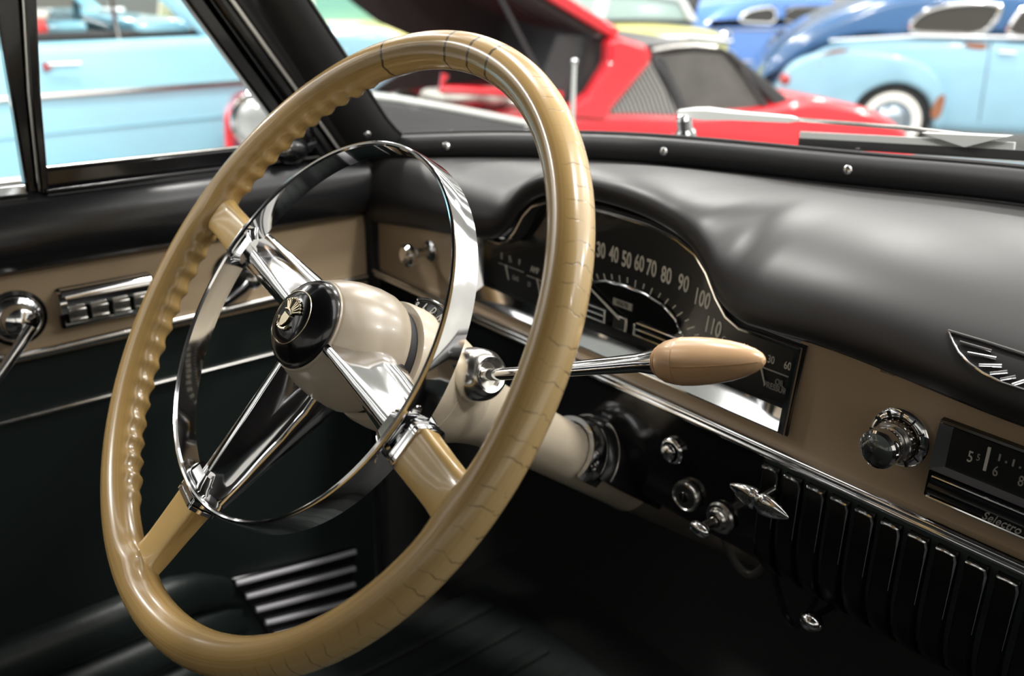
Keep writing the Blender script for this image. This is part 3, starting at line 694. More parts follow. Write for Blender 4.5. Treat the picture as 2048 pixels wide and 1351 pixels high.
# ------------------------------------------------------------------ gear lever
gl = thing('gear_lever', 'column gear lever with chrome arm and caramel bullet knob', 'gear lever', (.03, .125, -.06))
A0 = V(.0455, .1125, -.0525); A1 = V(.196, .1415, .0020); TIP = V(.271, .1494, .0265)
fr = V(.94, .03, .33).normalized()
MB().lathe(A0-fr*.003, fr, [(-.024, 0), (-.024, .0190), (-.018, .0205), (-.006, .0213), (.002, .0212), (.010, .0202), (.016, .0190), (.0205, .0165), (.0225, .0135), (.0215, .0110), (.016, .0100), (.014, 0)], 40).build('ferrule', mat('satin_chrome', (.74, .72, .68), .20, 1.), gl, ang=40)
MB().lathe(A0-fr*.028, fr, [(0, .0), (0, .0205), (.004, .0218), (.009, .0200)], 40).build('ferrule_gasket', rubber, gl)
ctrl = [A0+fr*.012, A0+fr*.03+V(0, .002, 0), A0.lerp(A1, .5)+V(.0, .001, -.001), A1-V(.012, .001, .0045), A1+V(.004, .0003, .0015)]
MB().tube(ctrl, [.0048, .0046, .0050, .0064, .0092], 16).build('arm', chrome, gl)
kd = (TIP-A1).normalized(); KL = (TIP-A1).length
kp_ = []
for t, r_ in ((0, 0), (0, .0090), (.018, .0102), (.023, .0090), (.028, .0106), (.046, .0120), (.052, .0105), (.058, .0123), (.076, .0137), (.083, .0121), (.090, .0141), (.13, .0160), (.22, .0176), (.272, .01815), (.279, .0176), (.286, .01815), (.40, .0180), (.55, .0168), (.70, .0145), (.82, .0117), (.91, .0085), (.965, .0055), (.99, .0028), (1, 0)): kp_.append((t*KL, r_*.84))
kno = MB().lathe(A1, kd, kp_, 48).build('knob', knob_m, gl, ang=20)
sdn = (V(.552, -.28, .234)-A1); sdn = (sdn-kd*sdn.dot(kd)).normalized(); sup = kd.cross(sdn); sq = (sdn*.97+sup*(.24 if sup.z < 0 else -.24)).normalized()
MB().tube([A1+kd*(t*KL)+sq*(interp(t, [(a/KL, b) for a, b in kp_[12:]])+.00002) for t in frange(.29, .97, 30)], .00028, 6).build('mould_seam', mat('seam_brown', (.22, .12, .05), .5), kno)

# ------------------------------------------------------------------ knobs on the fascia
FY = V(0, -1, 0)
lk = thing('headlight_switch', 'small chrome pull knob on the tan fascia beside the door seal', 'switch knob', (-.278, .3, -.064))
MB().lathe((-.278, .3, -.064), FY, [(0, .0120), (.003, .0120), (.005, .0095), (.006, .006)], 28).build('base', chrome, lk)
MB().lathe((-.278, .3, -.064), FY, [(.004, .0050), (.024, .0050)], 20).build('stem', chrome_dull, lk)
MB().lathe((-.278, .3, -.064), FY, [(.020, .004), (.024, .0090), (.030, .0130), (.034, .0130), (.037, .0100), (.038, 0)], 28).build('knob', chrome, lk)
rk = thing('radio_knob', 'big double chrome knob on the tan fascia beside the radio dial', 'radio knob', (.288, .3, -.066))
c_ = V(.289, .3, -.0645)
MB().lathe(c_, FY, [(0, .0215), (.003, .0215), (.005, .0195), (.0055, .0170), (.008, .0165)], 40).build('base', chrome, rk)
m = MB()
for k in range(12):
    a = 2*PI*k/12; m.box(c_+V(.0185*math.cos(a), -.0058, .0185*math.sin(a)), (.0014, .0012, .004), Matrix.Rotation(-a+PI/2, 3, 'Y'))
m.build('base_marks', dial, rk, smooth=False)
MB().lathe(c_, FY, [(.004, .0145), (.012, .0150), (.0145, .0140), (.015, .0115)], 36).build('tuning_ring', chrome_dull, rk)
m = MB()
for k in range(24):
    a = 2*PI*k/24; m.tube([c_+V(.0150*math.cos(a), -.006, .0150*math.sin(a)), c_+V(.0150*math.cos(a), -.013, .0150*math.sin(a))], .0008, 6)
m.build('ring_flutes', chrome, rk)
MB().lathe(c_, FY, [(.014, .010), (.018, .0128), (.028, .0140), (.0315, .0136), (.0330, .0120)], 36).build('knob', chrome, rk)
MB().lathe(c_, FY, [(.0325, .0122), (.0350, .0100), (.0370, .0060), (.0378, 0)], 36).build('knob_face', mat('smoked_knob_face', (.03, .035, .033), .06, coat=1), rk)

# ------------------------------------------------------------------ radio
rd_t = thing('car_radio', 'chrome framed car radio with black station dial set in the tan fascia', 'radio', (.42, .3, -.07))
rx0, rx1 = .315, .525
m = MB(); rz = [(-.0975, .300), (-.0975, .2945), (-.0955, .2930), (-.0775, .2935), (-.0768, .2995), (-.0415, .2996), (-.0412, .2950), (-.0395, .2955), (-.0390, .300)]
m.grid([[V(rx0, y, z) for z, y in rz], [V(rx1, y, z) for z, y in rz]], caps=True); m.build('housing', black_gloss, rd_t, smooth=False)
m = MB(); m.grid([[V(x, y, z) for x, y, z in r_] for r_ in (
    [(rx0, .2945, -.0415), (rx1, .2945, -.0415), (rx1, .2935, -.0765), (rx0-.001, .2935, -.0765)],
    [(rx0+.0085, .2985, -.0445), (rx1-.0085, .2985, -.0445), (rx1-.0085, .2985, -.0725), (rx0+.0085, .2985, -.0725)])], closed_v=True)
m.build('dial_bezel', chrome, rd_t, smooth=False)
m = MB(); m.box(((rx0+rx1)/2, .2987, -.0585), (rx1-rx0-.016, .0015, .029)); dpo = m.build('station_dial', dial, rd_t, smooth=False)
ry = .2976
text('5', .0115, dashM(.3375, ry, -.0590), ink, 'station_number', dpo, sx=.7)
text('5', .0070, dashM(.3425, ry, -.0572), ink_dim, 'station_number', dpo, sx=.7)
m = MB(); m.box((.3480, .2972, -.0555), (.0018, .001, .0170)); m.build('station_pointer', ink, dpo, smooth=False)
x = .3550; kk = 0
while x < .52:
    m = MB(); h = (.0050 if kk % 2 == 0 else .0014); m.box((x, ry, -.0515-(.0014 if kk % 2 else 0)), (.0011, .0006, h)); m.build('station_mark', ink_dim, dpo, smooth=False); x += .00435; kk += 1
for s_, xx in (('6', .3545), ('8', .3705), ('10', .395), ('12', .42), ('14', .447), ('16', .475)): text(s_, .0105, dashM(xx, ry, -.0620), ink_dim, 'station_number', dpo, sx=.7)
m = MB(); rows = []
for xx in (rx0+.004, rx1-.004): rows.append([V(xx, .2935-.0075*math.sin(PI*j/10)**.8, -.0785-.0165*j/10) for j in range(11)])
m.grid(rows); m.build('push_bar', black_gloss, rd_t, ang=60)
MB().tube([(rx0+.004, .2905, -.0790), (rx1-.004, .2905, -.0790)], .0010, 8).build('push_bar_edge', chrome, rd_t)
MB().tube([(rx0+.002, .2925, -.0960), (rx1-.002, .2925, -.0960)], .0012, 8).build('push_bar_edge', chrome, rd_t)
text('Selectro', .0085, dashM(.369, .2855, -.0885), ink_dim, 'script', rd_t, sx=.85, shear=.35, align='CENTER')

# ------------------------------------------------------------------ controls on the lower panel
def pull_knob(nm, label, x, z, kind):
    t = thing(nm, label, 'knob' if kind != 'lock' else 'ignition lock', (x, .299, z)); c = V(x, .299, z)
    if kind == 'button':
        MB().lathe(c, FY, [(0, .0125), (.003, .0125), (.005, .0110), (.0055, .0095), (.003, .0085)], 32).build('base', chrome, t)
        MB().lathe(c, FY, [(.002, .0070), (.007, .0075), (.0095, .0070), (.011, .0050), (.0115, 0)], 28).build('knob', chrome, t)
    elif kind == 'lock':
        MB().lathe(c, FY, [(0, .0148), (.004, .0148), (.006, .0135), (.0065, .0120), (.0055, .0110), (.0060, .0060), (.0060, 0)], 32).build('bezel', chrome_dull, t)
        MB().lathe(c, FY, [(.0055, .0050), (.0072, .0046), (.0074, 0)], 28).build('lock_barrel', black_gloss, t)
        MB().box(c+V(0, -.0075, 0), (.0013, .001, .006)).build('key_slot', chrome_dull, t)
    return t
pull_knob('chrome_pull_switch', 'round chrome pull knob between column saddle and grille on the black panel', .092, -.160, 'button')
pull_knob('ignition_lock', 'round dark ignition lock with key slot under the chrome pull knob', .113, -.196, 'lock')
ik = thing('cowl_vent_knob', 'chrome ringed knob with flat paddle grip beside the ignition lock', 'knob', (.149, .299, -.201)); c_ = V(.150, .299, -.2005)
MB().lathe(c_, FY, [(0, .0145), (.002, .0145), (.004, .0130), (.0045, .0105), (.007, .0100), (.009, .0085), (.0095, .006)], 32).build('base', chrome_dull, ik)
MB().lathe(c_, FY, [(.006, .0048), (.026, .0042)], 18).build('stem', chrome_dull, ik)
MB().sphere(c_+V(.0, -.029, .0), (.0105, .0055, .0068)).build('paddle', chrome, ik)
th = thing('brake_release_handle', 'two lobed chrome pull handle with engraved lettering beside the grille', 'pull handle', (.203, .27, -.146)); c_ = V(.2035, .268, -.1465)
MB().tube([(.197, .301, -.152), c_+V(.0, .003, 0)], .0040, 14).build('stem', chrome_dull, th)
for sgn, lab in ((-1, 'PULL'), (1, 'BRAKE')):
    ax = V(sgn, 0, -.04 if sgn > 0 else .08).normalized()
    MB().lathe(c_, ax, [(.0015, 0), (.0015, .0084), (.004, .0096), (.008, .0092), (.014, .0078), (.020, .0055), (.0250, .0030), (.0275, .0012), (.028, 0)], 28, ref=(0, 1, 0), flat=(.55, 1)).build('lobe', chrome, th)
    text(lab, .0068, dashM(c_.x+sgn*.0105, c_.y-.0052, c_.z+.0003+sgn*-.0004, 0), engrave, 'lettering', th, sx=.75, depth=.0002)
MB().lathe(c_, V(1, 0, 0), [(-.0018, .0), (-.0018, .0068), (.0018, .0068), (.0018, 0)], 24, ref=(0, 1, 0), flat=(.6, 1)).build('collar', chrome_dull, th)
hk = thing('hood_release_knob', 'small chrome ball knob hanging under the ribbed dash grille', 'knob', (.247, .30, -.25))
MB().sphere((.246, .300, -.250), (.0100, .0085, .0080)).build('ball', chrome, hk)
m = MB(); m.tube([(.247, .304, -.247), (.252, .33, -.243), (.262, .36, -.246)], .0035, 10); m.box((.262, .34, -.246), (.028, .008, .010)); m.build('bracket', black_gloss, hk)
cb = thing('under_dash_cable', 'dark cable drooping in loops below the dash beside the column', 'cable', (.17, .35, -.27))
m = MB()
pts = [V(.115, .335, -.225)+V(.07*t, .012*math.sin(PI*t), -.055*math.sin(PI*t)) for t in frange(0, 1, 14)]
m.tube(pts, .0035, 8); m.build('cable_loop', mat('dull_brown_cable', (.05, .042, .035), .5), cb)
pts = [V(.17, .345, -.235)+V(.06*t, .01*math.sin(PI*t), -.075*math.sin(PI*t)) for t in frange(0, 1, 14)]
MB().tube(pts, .0030, 8).build('cable_loop', black_gloss, cb)

# floor mat
fm = thing('floor_mat', 'dark green rubber mat on the driver footwell floor', 'floor mat', (-.1, .1, -.64))
m = MB(); m.box((-.10, .10, -.638), (.52, .70, .012)); m.build('mat_sheet', mat_green, fm, bevel=.004)
for k in range(8):
    MB().box((-.31+.06*k, .10, -.630), (.018, .64, .008)).build('mat_rib', mat_green, fm, bevel=.003)

# ------------------------------------------------------------------ wipers and aerial outside the glass
def wiper(nm, label, piv, arm_end, blade0, blade1):
    t = thing(nm, label, 'wiper', piv); piv = Vector(piv); ae = Vector(arm_end); b0 = Vector(blade0); b1 = Vector(blade1)
    MB().lathe(piv+V(0, 0, -.03), (0, -.3, 1), [(0, .012), (.012, .012), (.016, .009), (.028, .009), (.032, .006), (.033, 0)], 20).build('pivot', chrome, t)
    d = (ae-piv); 
    m = MB(); rows = []
    for s_, w, h in ((-.04, .006, .004), (.03, .009, .010), (.09, .009, .012), (.20, .0065, .0085), (.42, .0045, .006), (.45, .003, .003)):
        c = piv+d*s_+V(0, 0, .004); rows.append([c+V(0, -w, -h*.6), c+V(0, -w*.8, h*.3), c+V(0, 0, h*.6), c+V(0, w*.8, h*.3), c+V(0, w, -h*.6)])
    m.grid(rows, closed_v=True, caps=True).build('arm_head', steel, t, ang=50)
    MB().tube([piv+d*.42+V(0, 0, .004), piv+d*.8+V(0, 0, .003), ae], .0022, 8).build('arm_rod', chrome_dull, t)
    MB().tube([b0.lerp(b1, s_)+V(0, -.002, .006) for s_ in frange(0, .62, 8)], .0034, 8, sec=[(1, -.5), (1, .5), (-1, .5), (-1, -.5)]).build('blade_back', steel, t)
    MB().tube([b0.lerp(b1, s_)+V(0, -.003, -.0015) for s_ in frange(0, 1, 8)], .0045, 8, sec=[(1, -.3), (1, .3), (-1, .3), (-1, -.3)]).build('blade_rubber', rubber, t)
    c = ae; dx = (b1-b0).normalized()
    m = MB(); m.add([c-dx*.038+V(0, -.012, .002), c+dx*.038+V(0, -.012, .002), c+dx*.004+V(0, -.012, -.009), c-dx*.038+V(0, .004, .002), c+dx*.038+V(0, .004, .002), c+dx*.004+V(0, .004, -.009)], [(0, 1, 2), (5, 4, 3), (0, 3, 4, 1), (1, 4, 5, 2), (2, 5, 3, 0)]); m.build('blade_bridge', steel, t, smooth=False)
    return t
wiper('windshield_wiper', 'chrome wiper resting along the foot of the windscreen, its pivot before the red car', (-.150, .575, .080), (.165, .590, .099), (-.005, .585, .071), (.34, .59, .102))
ae = thing('aerial', 'short pale metal aerial mast with ball tip beyond the windscreen', 'aerial', (-.79, 1.0, -.1))
MB().tube([(-.79, 1.0, -.14), (-.79, 1.0, .0), (-.79, 1.0, .065)], [.0055, .0050, .0042], 12).build('mast', steel, ae)
MB().sphere((-.79, 1.0, .070), .0068).build('ball_tip', chrome, ae)

# ------------------------------------------------------------------ cars standing in the hall
def paint(nm, col, rough=.22): return mat(nm, col, rough, coat=.8, var=.03, vscale=2)
red = paint('red_car_paint', (.62, .012, .024)); sky = paint('powder_blue_paint', (.30, .62, .76)); navy = paint('faded_dark_blue_paint', (.022, .09, .22))
pale = mat('faded_pale_blue_paint', (.23, .42, .54), .35, coat=.3, var=.15, vscale=3); royal = paint('royal_blue_paint', (.10, .25, .66)); lemon = paint('lemon_yellow_paint', (.75, .72, .25))
white = paint('white_car_paint', (.80, .82, .82)); mint = paint('mint_green_paint', (.50, .74, .62)); charcoal = mat('charcoal_trim', (.03, .03, .032), .45); dkgrey = paint('dark_grey_paint', (.055, .055, .06), .3)
tyre = mat('tyre_rubber', (.012, .012, .012), .7); whitew = mat('whitewall_rubber', (.75, .74, .70), .6); rust = mat('rust_patch', (.24, .09, .04), .8, var=.4, vscale=20)
redtrim = mat('red_leather', (.55, .05, .05), .45); cream = mat('cream_leather', (.80, .76, .68), .45)
hub_m = mat('hubcap_metal', (.30, .36, .42), .25, .8)
class Car:
    def __init__(s, O, ang): s.O = Vector(O); a = rad(ang); s.U = V(math.cos(a), math.sin(a), 0); s.N = V(-math.sin(a), math.cos(a), 0)   # N points away from us
    def p(s, u, z, w=0.): return s.O+s.U*u+s.N*w+V(0, 0, z)
    def shell(s, poly, W_, name, m, parent, rnd=.09, w0=0., smooth=3, bulge=.0):
        """side outline poly (u,z) carried across the width with rounded flanks"""
        pl_ = [Vector(q) for q in poly]
        for _ in range(smooth):
            nw = []
            for i in range(len(pl_)):
                a, b = pl_[i], pl_[(i+1) % len(pl_)]; nw += [a.lerp(b, .25), a.lerp(b, .75)]
            pl_ = nw
            if len(pl_) > 130: break
        n = len(pl_); area_ = sum(pl_[i].x*pl_[(i+1) % n].y-pl_[(i+1) % n].x*pl_[i].y for i in range(n))
        nr = []
        for i in range(n):
            t = (pl_[(i+1) % n]-pl_[i-1]); q = Vector((-t.y, t.x)).normalized(); nr.append(q if area_ > 0 else -q)
        rows = []
        for w, d in ((0, rnd), (rnd*.15, rnd*.5), (rnd*.4, rnd*.2), (rnd, 0), (W_*.5, -bulge), (W_-rnd, 0), (W_-rnd*.4, rnd*.2), (W_-rnd*.15, rnd*.5), (W_, rnd)):
            rows.append([s.p((pl_[i]+nr[i]*d).x, (pl_[i]+nr[i]*d).y, w0+w) for i in range(n)])
        return MB().grid(rows, closed_v=True, caps=True).build(name, m, parent, ang=50)
    def plate(s, poly, w, th, name, m, parent, bevel=0., smooth=0):
        pl_ = [Vector(q) for q in poly]
        for _ in range(smooth):
            nw = []
            for i in range(len(pl_)):
                a, b = pl_[i], pl_[(i+1) % len(pl_)]; nw += [a.lerp(b, .25), a.lerp(b, .75)]
            pl_ = nw
        return MB().prism([tuple(q) for q in pl_], lambda a, b, d: s.p(a, b, d), w, w+th).build(name, m, parent, bevel=bevel, smooth=False)
    def strip(s, pts, r_, name, m, parent, closed=False, w=0.): return MB().tube([s.p(u, z, w) for u, z in pts], r_, 8, closed=closed).build(name, m, parent)
    def wheel(s, u, w, R, parent, ww=True, width=.18):
        c = s.p(u, ZG+R, w); k = -s.N
        t = MB().lathe(c, k, [(-width, R*.6), (-width, R*.95), (-width*.8, R), (-.02, R), (.0, R*.97), (.008, R*.86), (.006, R*.62)], 48).build('tyre', tyre, parent)
        if ww: MB().lathe(c, k, [(.0075, R*.86), (.0105, R*.80), (.0095, R*.66), (.006, R*.62)], 48).build('whitewall', whitew, t)
        MB().lathe(c, k, [(-.02, R*.62), (.006, R*.62), (.004, R*.50), (-.01, R*.46), (.0, R*.40), (.02, R*.30), (.028, R*.12), (.03, 0)], 40).build('hubcap', hub_m, t)
        return t
    def ring(s, poly, r_, name, m, parent, w=0., smooth=2):
        pl_ = [Vector(q) for q in poly]
        for _ in range(smooth):
            nw = []
            for i in range(len(pl_)):
                a, b = pl_[i], pl_[(i+1) % len(pl_)]; nw += [a.lerp(b, .25), a.lerp(b, .75)]
            pl_ = nw
        return MB().tube([s.p(q.x, q.y, w) for q in pl_], r_, 8, closed=True).build(name, m, parent)

# --- red sports car with its engine lid up
c = Car((-3.42, .123, 0), 68); t = thing('red_sports_car', 'red wedge shaped sports car with its black lined engine lid raised', 'car', c.p(2.8, ZG, .85))
WR = 1.55
c.shell([(1.24, -1.0), (1.20, -.50), (1.28, -.38), (1.9, -.42), (2.45, -.36), (2.85, -.335), (3.2, -.36), (3.6, -.355), (3.78, -.300), (4.07, -.335), (4.33, -.405), (4.52, -.54), (4.58, -.80), (4.5, -1.06), (3.0, -1.08), (1.4, -1.06)], WR, 'body', red, t, rnd=.06, smooth=2)
c.plate([(2.56, -.36), (2.64, -.31), (2.71, -.265), (2.79, -.135), (2.785, -.045), (2.84, -.03), (2.97, -.065), (3.00, -.105), (2.985, -.15), (2.82, -.335), (2.80, -.385)], -.012, .10, 'sail_panel', red, t, bevel=.02)
lv = c.plate([(3.01, -.135), (2.805, -.345), (2.81, -.365), (3.165, -.385), (3.10, -.27)], .02, .03, 'quarter_grille', mat('pale_grey_plastic', (.50, .49, .47), .5), t)
for k in range(15):
    f_ = (k+.5)/15; x0 = 2.82+.335*f_; zb_ = -.362-.02*f_; xt = 2.815+.20*f_; zt = -.34+.205*f_
    c.strip([(x0, zb_), ((x0+xt)/2+.014*f_, (zb_+zt)/2), (xt, zt)], .0042, 'louvre', charcoal, lv, w=.016)
c.strip([(3.01, -.13), (3.08, -.20), (3.14, -.29), (3.18, -.39)], .010, 'grille_edge', charcoal, t, w=.01)
c.shell([(2.85, -.055), (3.05, -.065), (3.23, -.055), (3.40, -.085), (3.40, -.11), (3.23, -.10), (3.05, -.11), (2.87, -.09)], WR-.16, 'roof', charcoal, t, rnd=.015, w0=.06, smooth=1)
c.strip([(3.02, -.090), (3.13, -.075), (3.23, -.070), (3.34, -.08)], .008, 'roof_gutter', chrome_dull, t, w=.045)
for w in (.03, WR-.09):
    c.plate([(3.36, -.085), (3.42, -.10), (3.86, -.39), (3.74, -.39)], w, .05, 'windscreen_pillar', charcoal, t, bevel=.01)
    c.plate([(3.01, -.11), (3.07, -.11), (3.235, -.375), (3.17, -.375)], w, .05, 'centre_pillar', charcoal, t, bevel=.01)
c.plate([(3.06, -.115), (3.23, -.10), (3.38, -.11), (3.68, -.385), (3.22, -.375)], .05, .008, 'door_glass', mat('smoky_glass', (.09, .085, .08), .12, spec=.5, var=.5, vscale=6), t)
c.strip([(3.47, -.17), (3.66, -.385)], .012, 'quarter_light_bar', charcoal, t, w=.04)
m = MB(); m.add([c.p(3.40, -.09, .1), c.p(3.40, -.09, WR-.1), c.p(3.82, -.38, WR-.08), c.p(3.82, -.38, .08)], [(0, 1, 2, 3)]); m.build('windscreen', car_glass, t, smooth=False)
c.shell([(1.28, -1.0), (1.27, -.36), (1.29, -.235), (1.48, -.185), (1.74, -.245), (2.08, -.305), (2.44, -.375), (2.52, -.46), (2.40, -.70), (2.30, -1.0)], .20, 'rear_quarter', dkgrey, t, rnd=.03, w0=-.05, smooth=2)
c.strip([(1.66, -.232), (1.86, -.262), (2.10, -.308), (2.43, -.378)], .012, 'quarter_edge', steel, t, w=-.05)  # pale strip in place of a highlight along the dark panel's edge
m = MB(); m.box(c.p(2.1, -.44, .80), (1.3, 1.0, .08), Matrix.Rotation(rad(-22), 3, 'Z')); m.build('engine_bay', charcoal, t)
alloy = mat('alloy_grey', (.55, .54, .5), .45, .3)
for u_, z_, w_, sz in ((2.16, -.30, .30, (.22, .20, .06)), (2.38, -.31, .35, (.18, .16, .07))): MB().box(c.p(u_, z_, w_), sz).build('air_box', alloy, t, bevel=.03)
for u_, z_ in ((1.95, -.33), (2.50, -.34)): MB().sphere(c.p(u_, z_, .3), (.08, .09, .06)).build('engine_casting', chrome_dull, t)
m = MB(); m.add([c.p(2.74, -.03, .08), c.p(2.74, -.03, WR-.08), c.p(2.66, -.42, WR-.08), c.p(2.66, -.42, .08)], [(0, 1, 2, 3)]); m.build('bulkhead', charcoal, t, smooth=False)
c.strip([(2.09, -.185), (2.065, -.245), (2.62, -.285)], .019, 'bay_rail', red, t, w=.10)
# lid: slab hinged at the roof's rear edge, lifted
LA = rad(28)
def lid_pt(s_, w, d): return c.p(2.83-1.30*s_*math.cos(LA)+d*math.sin(LA), -.045+1.30*s_*math.sin(LA)+d*math.cos(LA), w)
def lid_slab(name, d0, d1, s0, s1, wa, wb, wc, wd, m_, parent, bv):
    lm = MB(); vs = [lid_pt(s_, w, d) for d in (d0, d1) for s_, w in ((s0, wa), (s0, wb), (s1, wc), (s1, wd))]
    lm.add(vs, [(3, 2, 1, 0), (4, 5, 6, 7), (0, 1, 5, 4), (1, 2, 6, 5), (2, 3, 7, 6), (3, 0, 4, 7)]); return lm.build(name, m_, parent, bevel=bv)
lo = lid_slab('engine_lid', 0, .05, 0, 1, .02, WR-.02, WR-.12, .12, red, t, .012)
li = lid_slab('lid_lining', -.03, -.001, .05, .98, .085, WR-.10, WR-.16, .19, mat('black_lid_felt', (.030, .027, .027), .8, bump=.3, bscale=90), lo, 0)
for k in range(7):
    w = .26+.16*k
    MB().tube([lid_pt(.10, w, -.034), lid_pt(.90, w+(.8-w)*.08, -.034)], .012, 6).build('lining_rib', charcoal, lo)
sk = [(2.83, -.045), (1.68, .565), (1.72, .30), (1.90, .06), (2.05, -.05), (2.22, -.12), (2.24, -.26), (2.75, -.40)]
c.plate(sk, WR-.14, .03, 'lid_flank', MATS['black_lid_felt'], lo)
c.plate([(1.95, -.62), (1.97, -.40), (2.13, -.31), (2.34, -.255), (2.70, -.20), (3.0, -.24), (3.0, -.62)], 1.30, .03, 'bay_wall', MATS['black_lid_felt'], t)
c.plate([(2.45, -.42), (2.95, -.42), (2.95, -.12), (2.84, -.04), (2.6, -.03)], .12, .03, 'rear_screen', charcoal, t)
for w in (.10, WR-.16): MB().tube([c.p(2.62, -.36, w+.02), lid_pt(.45, w+.06, -.03)], .010, 8).build('gas_strut', charcoal, lo)
m = MB(); m.lathe(c.p(1.315, -.335, -.06), -c.N, [(-.02, .115), (.0, .122), (.012, .117), (.014, .102), (.004, .096)], 32); m.build('lamp_ring', chrome, t)
m = MB(); m.lathe(c.p(1.315, -.335, -.06), -c.N, [(.004, .098), (.018, .075), (.026, .04), (.028, 0)], 32); m.build('lamp_lens', mat('clear_lamp_lens', (.45, .47, .47), .08, .5), t)
c.plate([(1.165, -.47), (1.175, -.315), (1.20, -.29), (1.26, -.28), (1.30, -.30), (1.30, -.47)], -.03, .20, 'tail_panel', red, t, bevel=.02)
c.plate([(1.20, -.44), (1.205, -.335), (1.25, -.32), (1.27, -.44)], -.038, .02, 'tail_lamp', mat('tail_lamp_lens', (.16, .05, .08), .15), t, bevel=.006)
c.wheel(1.85, .06, .29, t, False); c.wheel(4.0, .06, .29, t, False)
m = MB(); m.lathe(c.p(4.05, -.86, -.005), -c.N, [(0, 0), (0, .32), (.012, .32), (.012, 0)], 32); m.build('wheel_arch', tyre, t)

# --- powder blue sedan seen through the driver's window
c = Car((-4.6, 0, 0), 90); t = thing('powder_blue_sedan', 'powder blue sedan with slim side trim seen through the vent window', 'car', c.p(1.5, ZG, .9))
WB = 1.9
c.shell([(-1.9, -.95), (-2.0, -.50), (-1.95, -.20), (-.9, -.155), (.5, -.150), (1.6, -.145), (2.3, -.130), (2.9, -.115), (3.12, -.15), (3.22, -.27), (3.22, -.85), (3.0, -.97)], WB, 'body', sky, t, rnd=.06, smooth=2)
c.strip([(-1.9, -.402), (.6, -.402), (2.0, -.392), (3.20, -.395)], .016, 'rub_strip', chrome_dull, t, w=-.004)
c.strip([(-1.9, -.60), (.6, -.590), (2.0, -.570), (3.20, -.56)], .006, 'lower_crease', mat('sky_shadow_gap', (.20, .42, .52), .4), t, w=-.001)
c.strip([(-.6, -.80), (3.1, -.80)], .02, 'sill_moulding', chrome_dull, t, w=-.004)
m = MB(); m.tube([c.p(1.0, -.245, -.03), c.p(1.16, -.247, -.03)], .011, 8); m.box(c.p(1.0, -.25, -.012), (.03, .04, .04)); m.build('door_handle', chrome, t)
# greenhouse: pillars, roof, dark cabin floor, furniture
for w in (.05, WB-.11):
    c.plate([(1.86, -.15), (1.96, -.15), (1.50, .27), (1.40, .27)], w, .06, 'windscreen_pillar', sky, t, bevel=.01)
    c.plate([(-.62, -.15), (-.40, -.15), (-.25, .27), (-.5, .27)], w, .06, 'rear_pillar', sky, t, bevel=.01)
    c.strip([(1.40, -.15), (1.36, .26)], .012, 'vent_bar', chrome, t, w=w+.02)
c.shell([(-.55, .27), (-.2, .32), (.6, .34), (1.3, .31), (1.52, .26), (1.4, .25), (.6, .28), (-.3, .26)], WB-.1, 'roof', sky, t, rnd=.03, w0=.05, smooth=1)
m = MB(); m.add([c.p(1.44, .26, .1), c.p(1.44, .26, WB-.1), c.p(1.90, -.14, WB-.1), c.p(1.90, -.14, .1)], [(0, 1, 2, 3)]); m.build('windscreen', glass, t, smooth=False)
m = MB(); m.add([c.p(-.4, -.14, .07), c.p(1.9, -.14, .07), c.p(1.45, .26, .07), c.p(-.3, .26, .07)], [(0, 1, 2, 3)]); m.build('side_glass', glass, t, smooth=False)
c.strip([(-.4, -.128), (1.86, -.124)], .020, 'door_top_lining', charcoal, t, w=.14)
m = MB(); m.box(c.p(.7, -.143, WB/2), (WB-.16, 2.4, .01)); m.build('cabin_floor', charcoal, t)
m = MB(); m.box(c.p(.98, -.10, WB/2), (WB-.3, .22, .14)); m.build('front_bench', redtrim, t, bevel=.05, bseg=3)
m = MB(); m.box(c.p(1.02, -.025, WB/2), (WB-.34, .16, .05)); m.build('bench_top', cream, t, bevel=.02)
m = MB(); m.box(c.p(1.18, -.095, .62), (.7, .26, .07)); m.build('bench_cushion', sky, t, bevel=.03)
m = MB(); m.box(c.p(1.66, -.10, WB/2), (WB-.25, .30, .09)); m.build('dash_pad', sky, t, bevel=.03)
m = MB(); m.box(c.p(1.62, -.085, WB-.14), (.06, .75, .05)); m.build('far_door_top', white, t, bevel=.01)
m = MB(); m.tube([c.p(1.33+.09*math.cos(a)*.45, -.06+.15*math.sin(a)*.62, .50+.19*math.cos(a)) for a in [2*PI*k/40 for k in range(40)]], .011, 8, closed=True); m.tube([c.p(1.33, -.06, .5), c.p(1.5, -.12, .5)], .016, 8); m.build('steering_wheel', mat('teal_plastic', (.02, .09, .12), .3), t)
c.wheel(-1.1, .05, .33, t); c.wheel(2.75, .05, .33, t)

# --- two-tone 1940s sedan on the far side
c = Car((-3.60, 7.31, 0), 40); t = thing('two_tone_sedan', 'old round backed sedan with navy roof, faded pale blue fenders and whitewall tyre', 'car', c.p(1.2, ZG, .9))

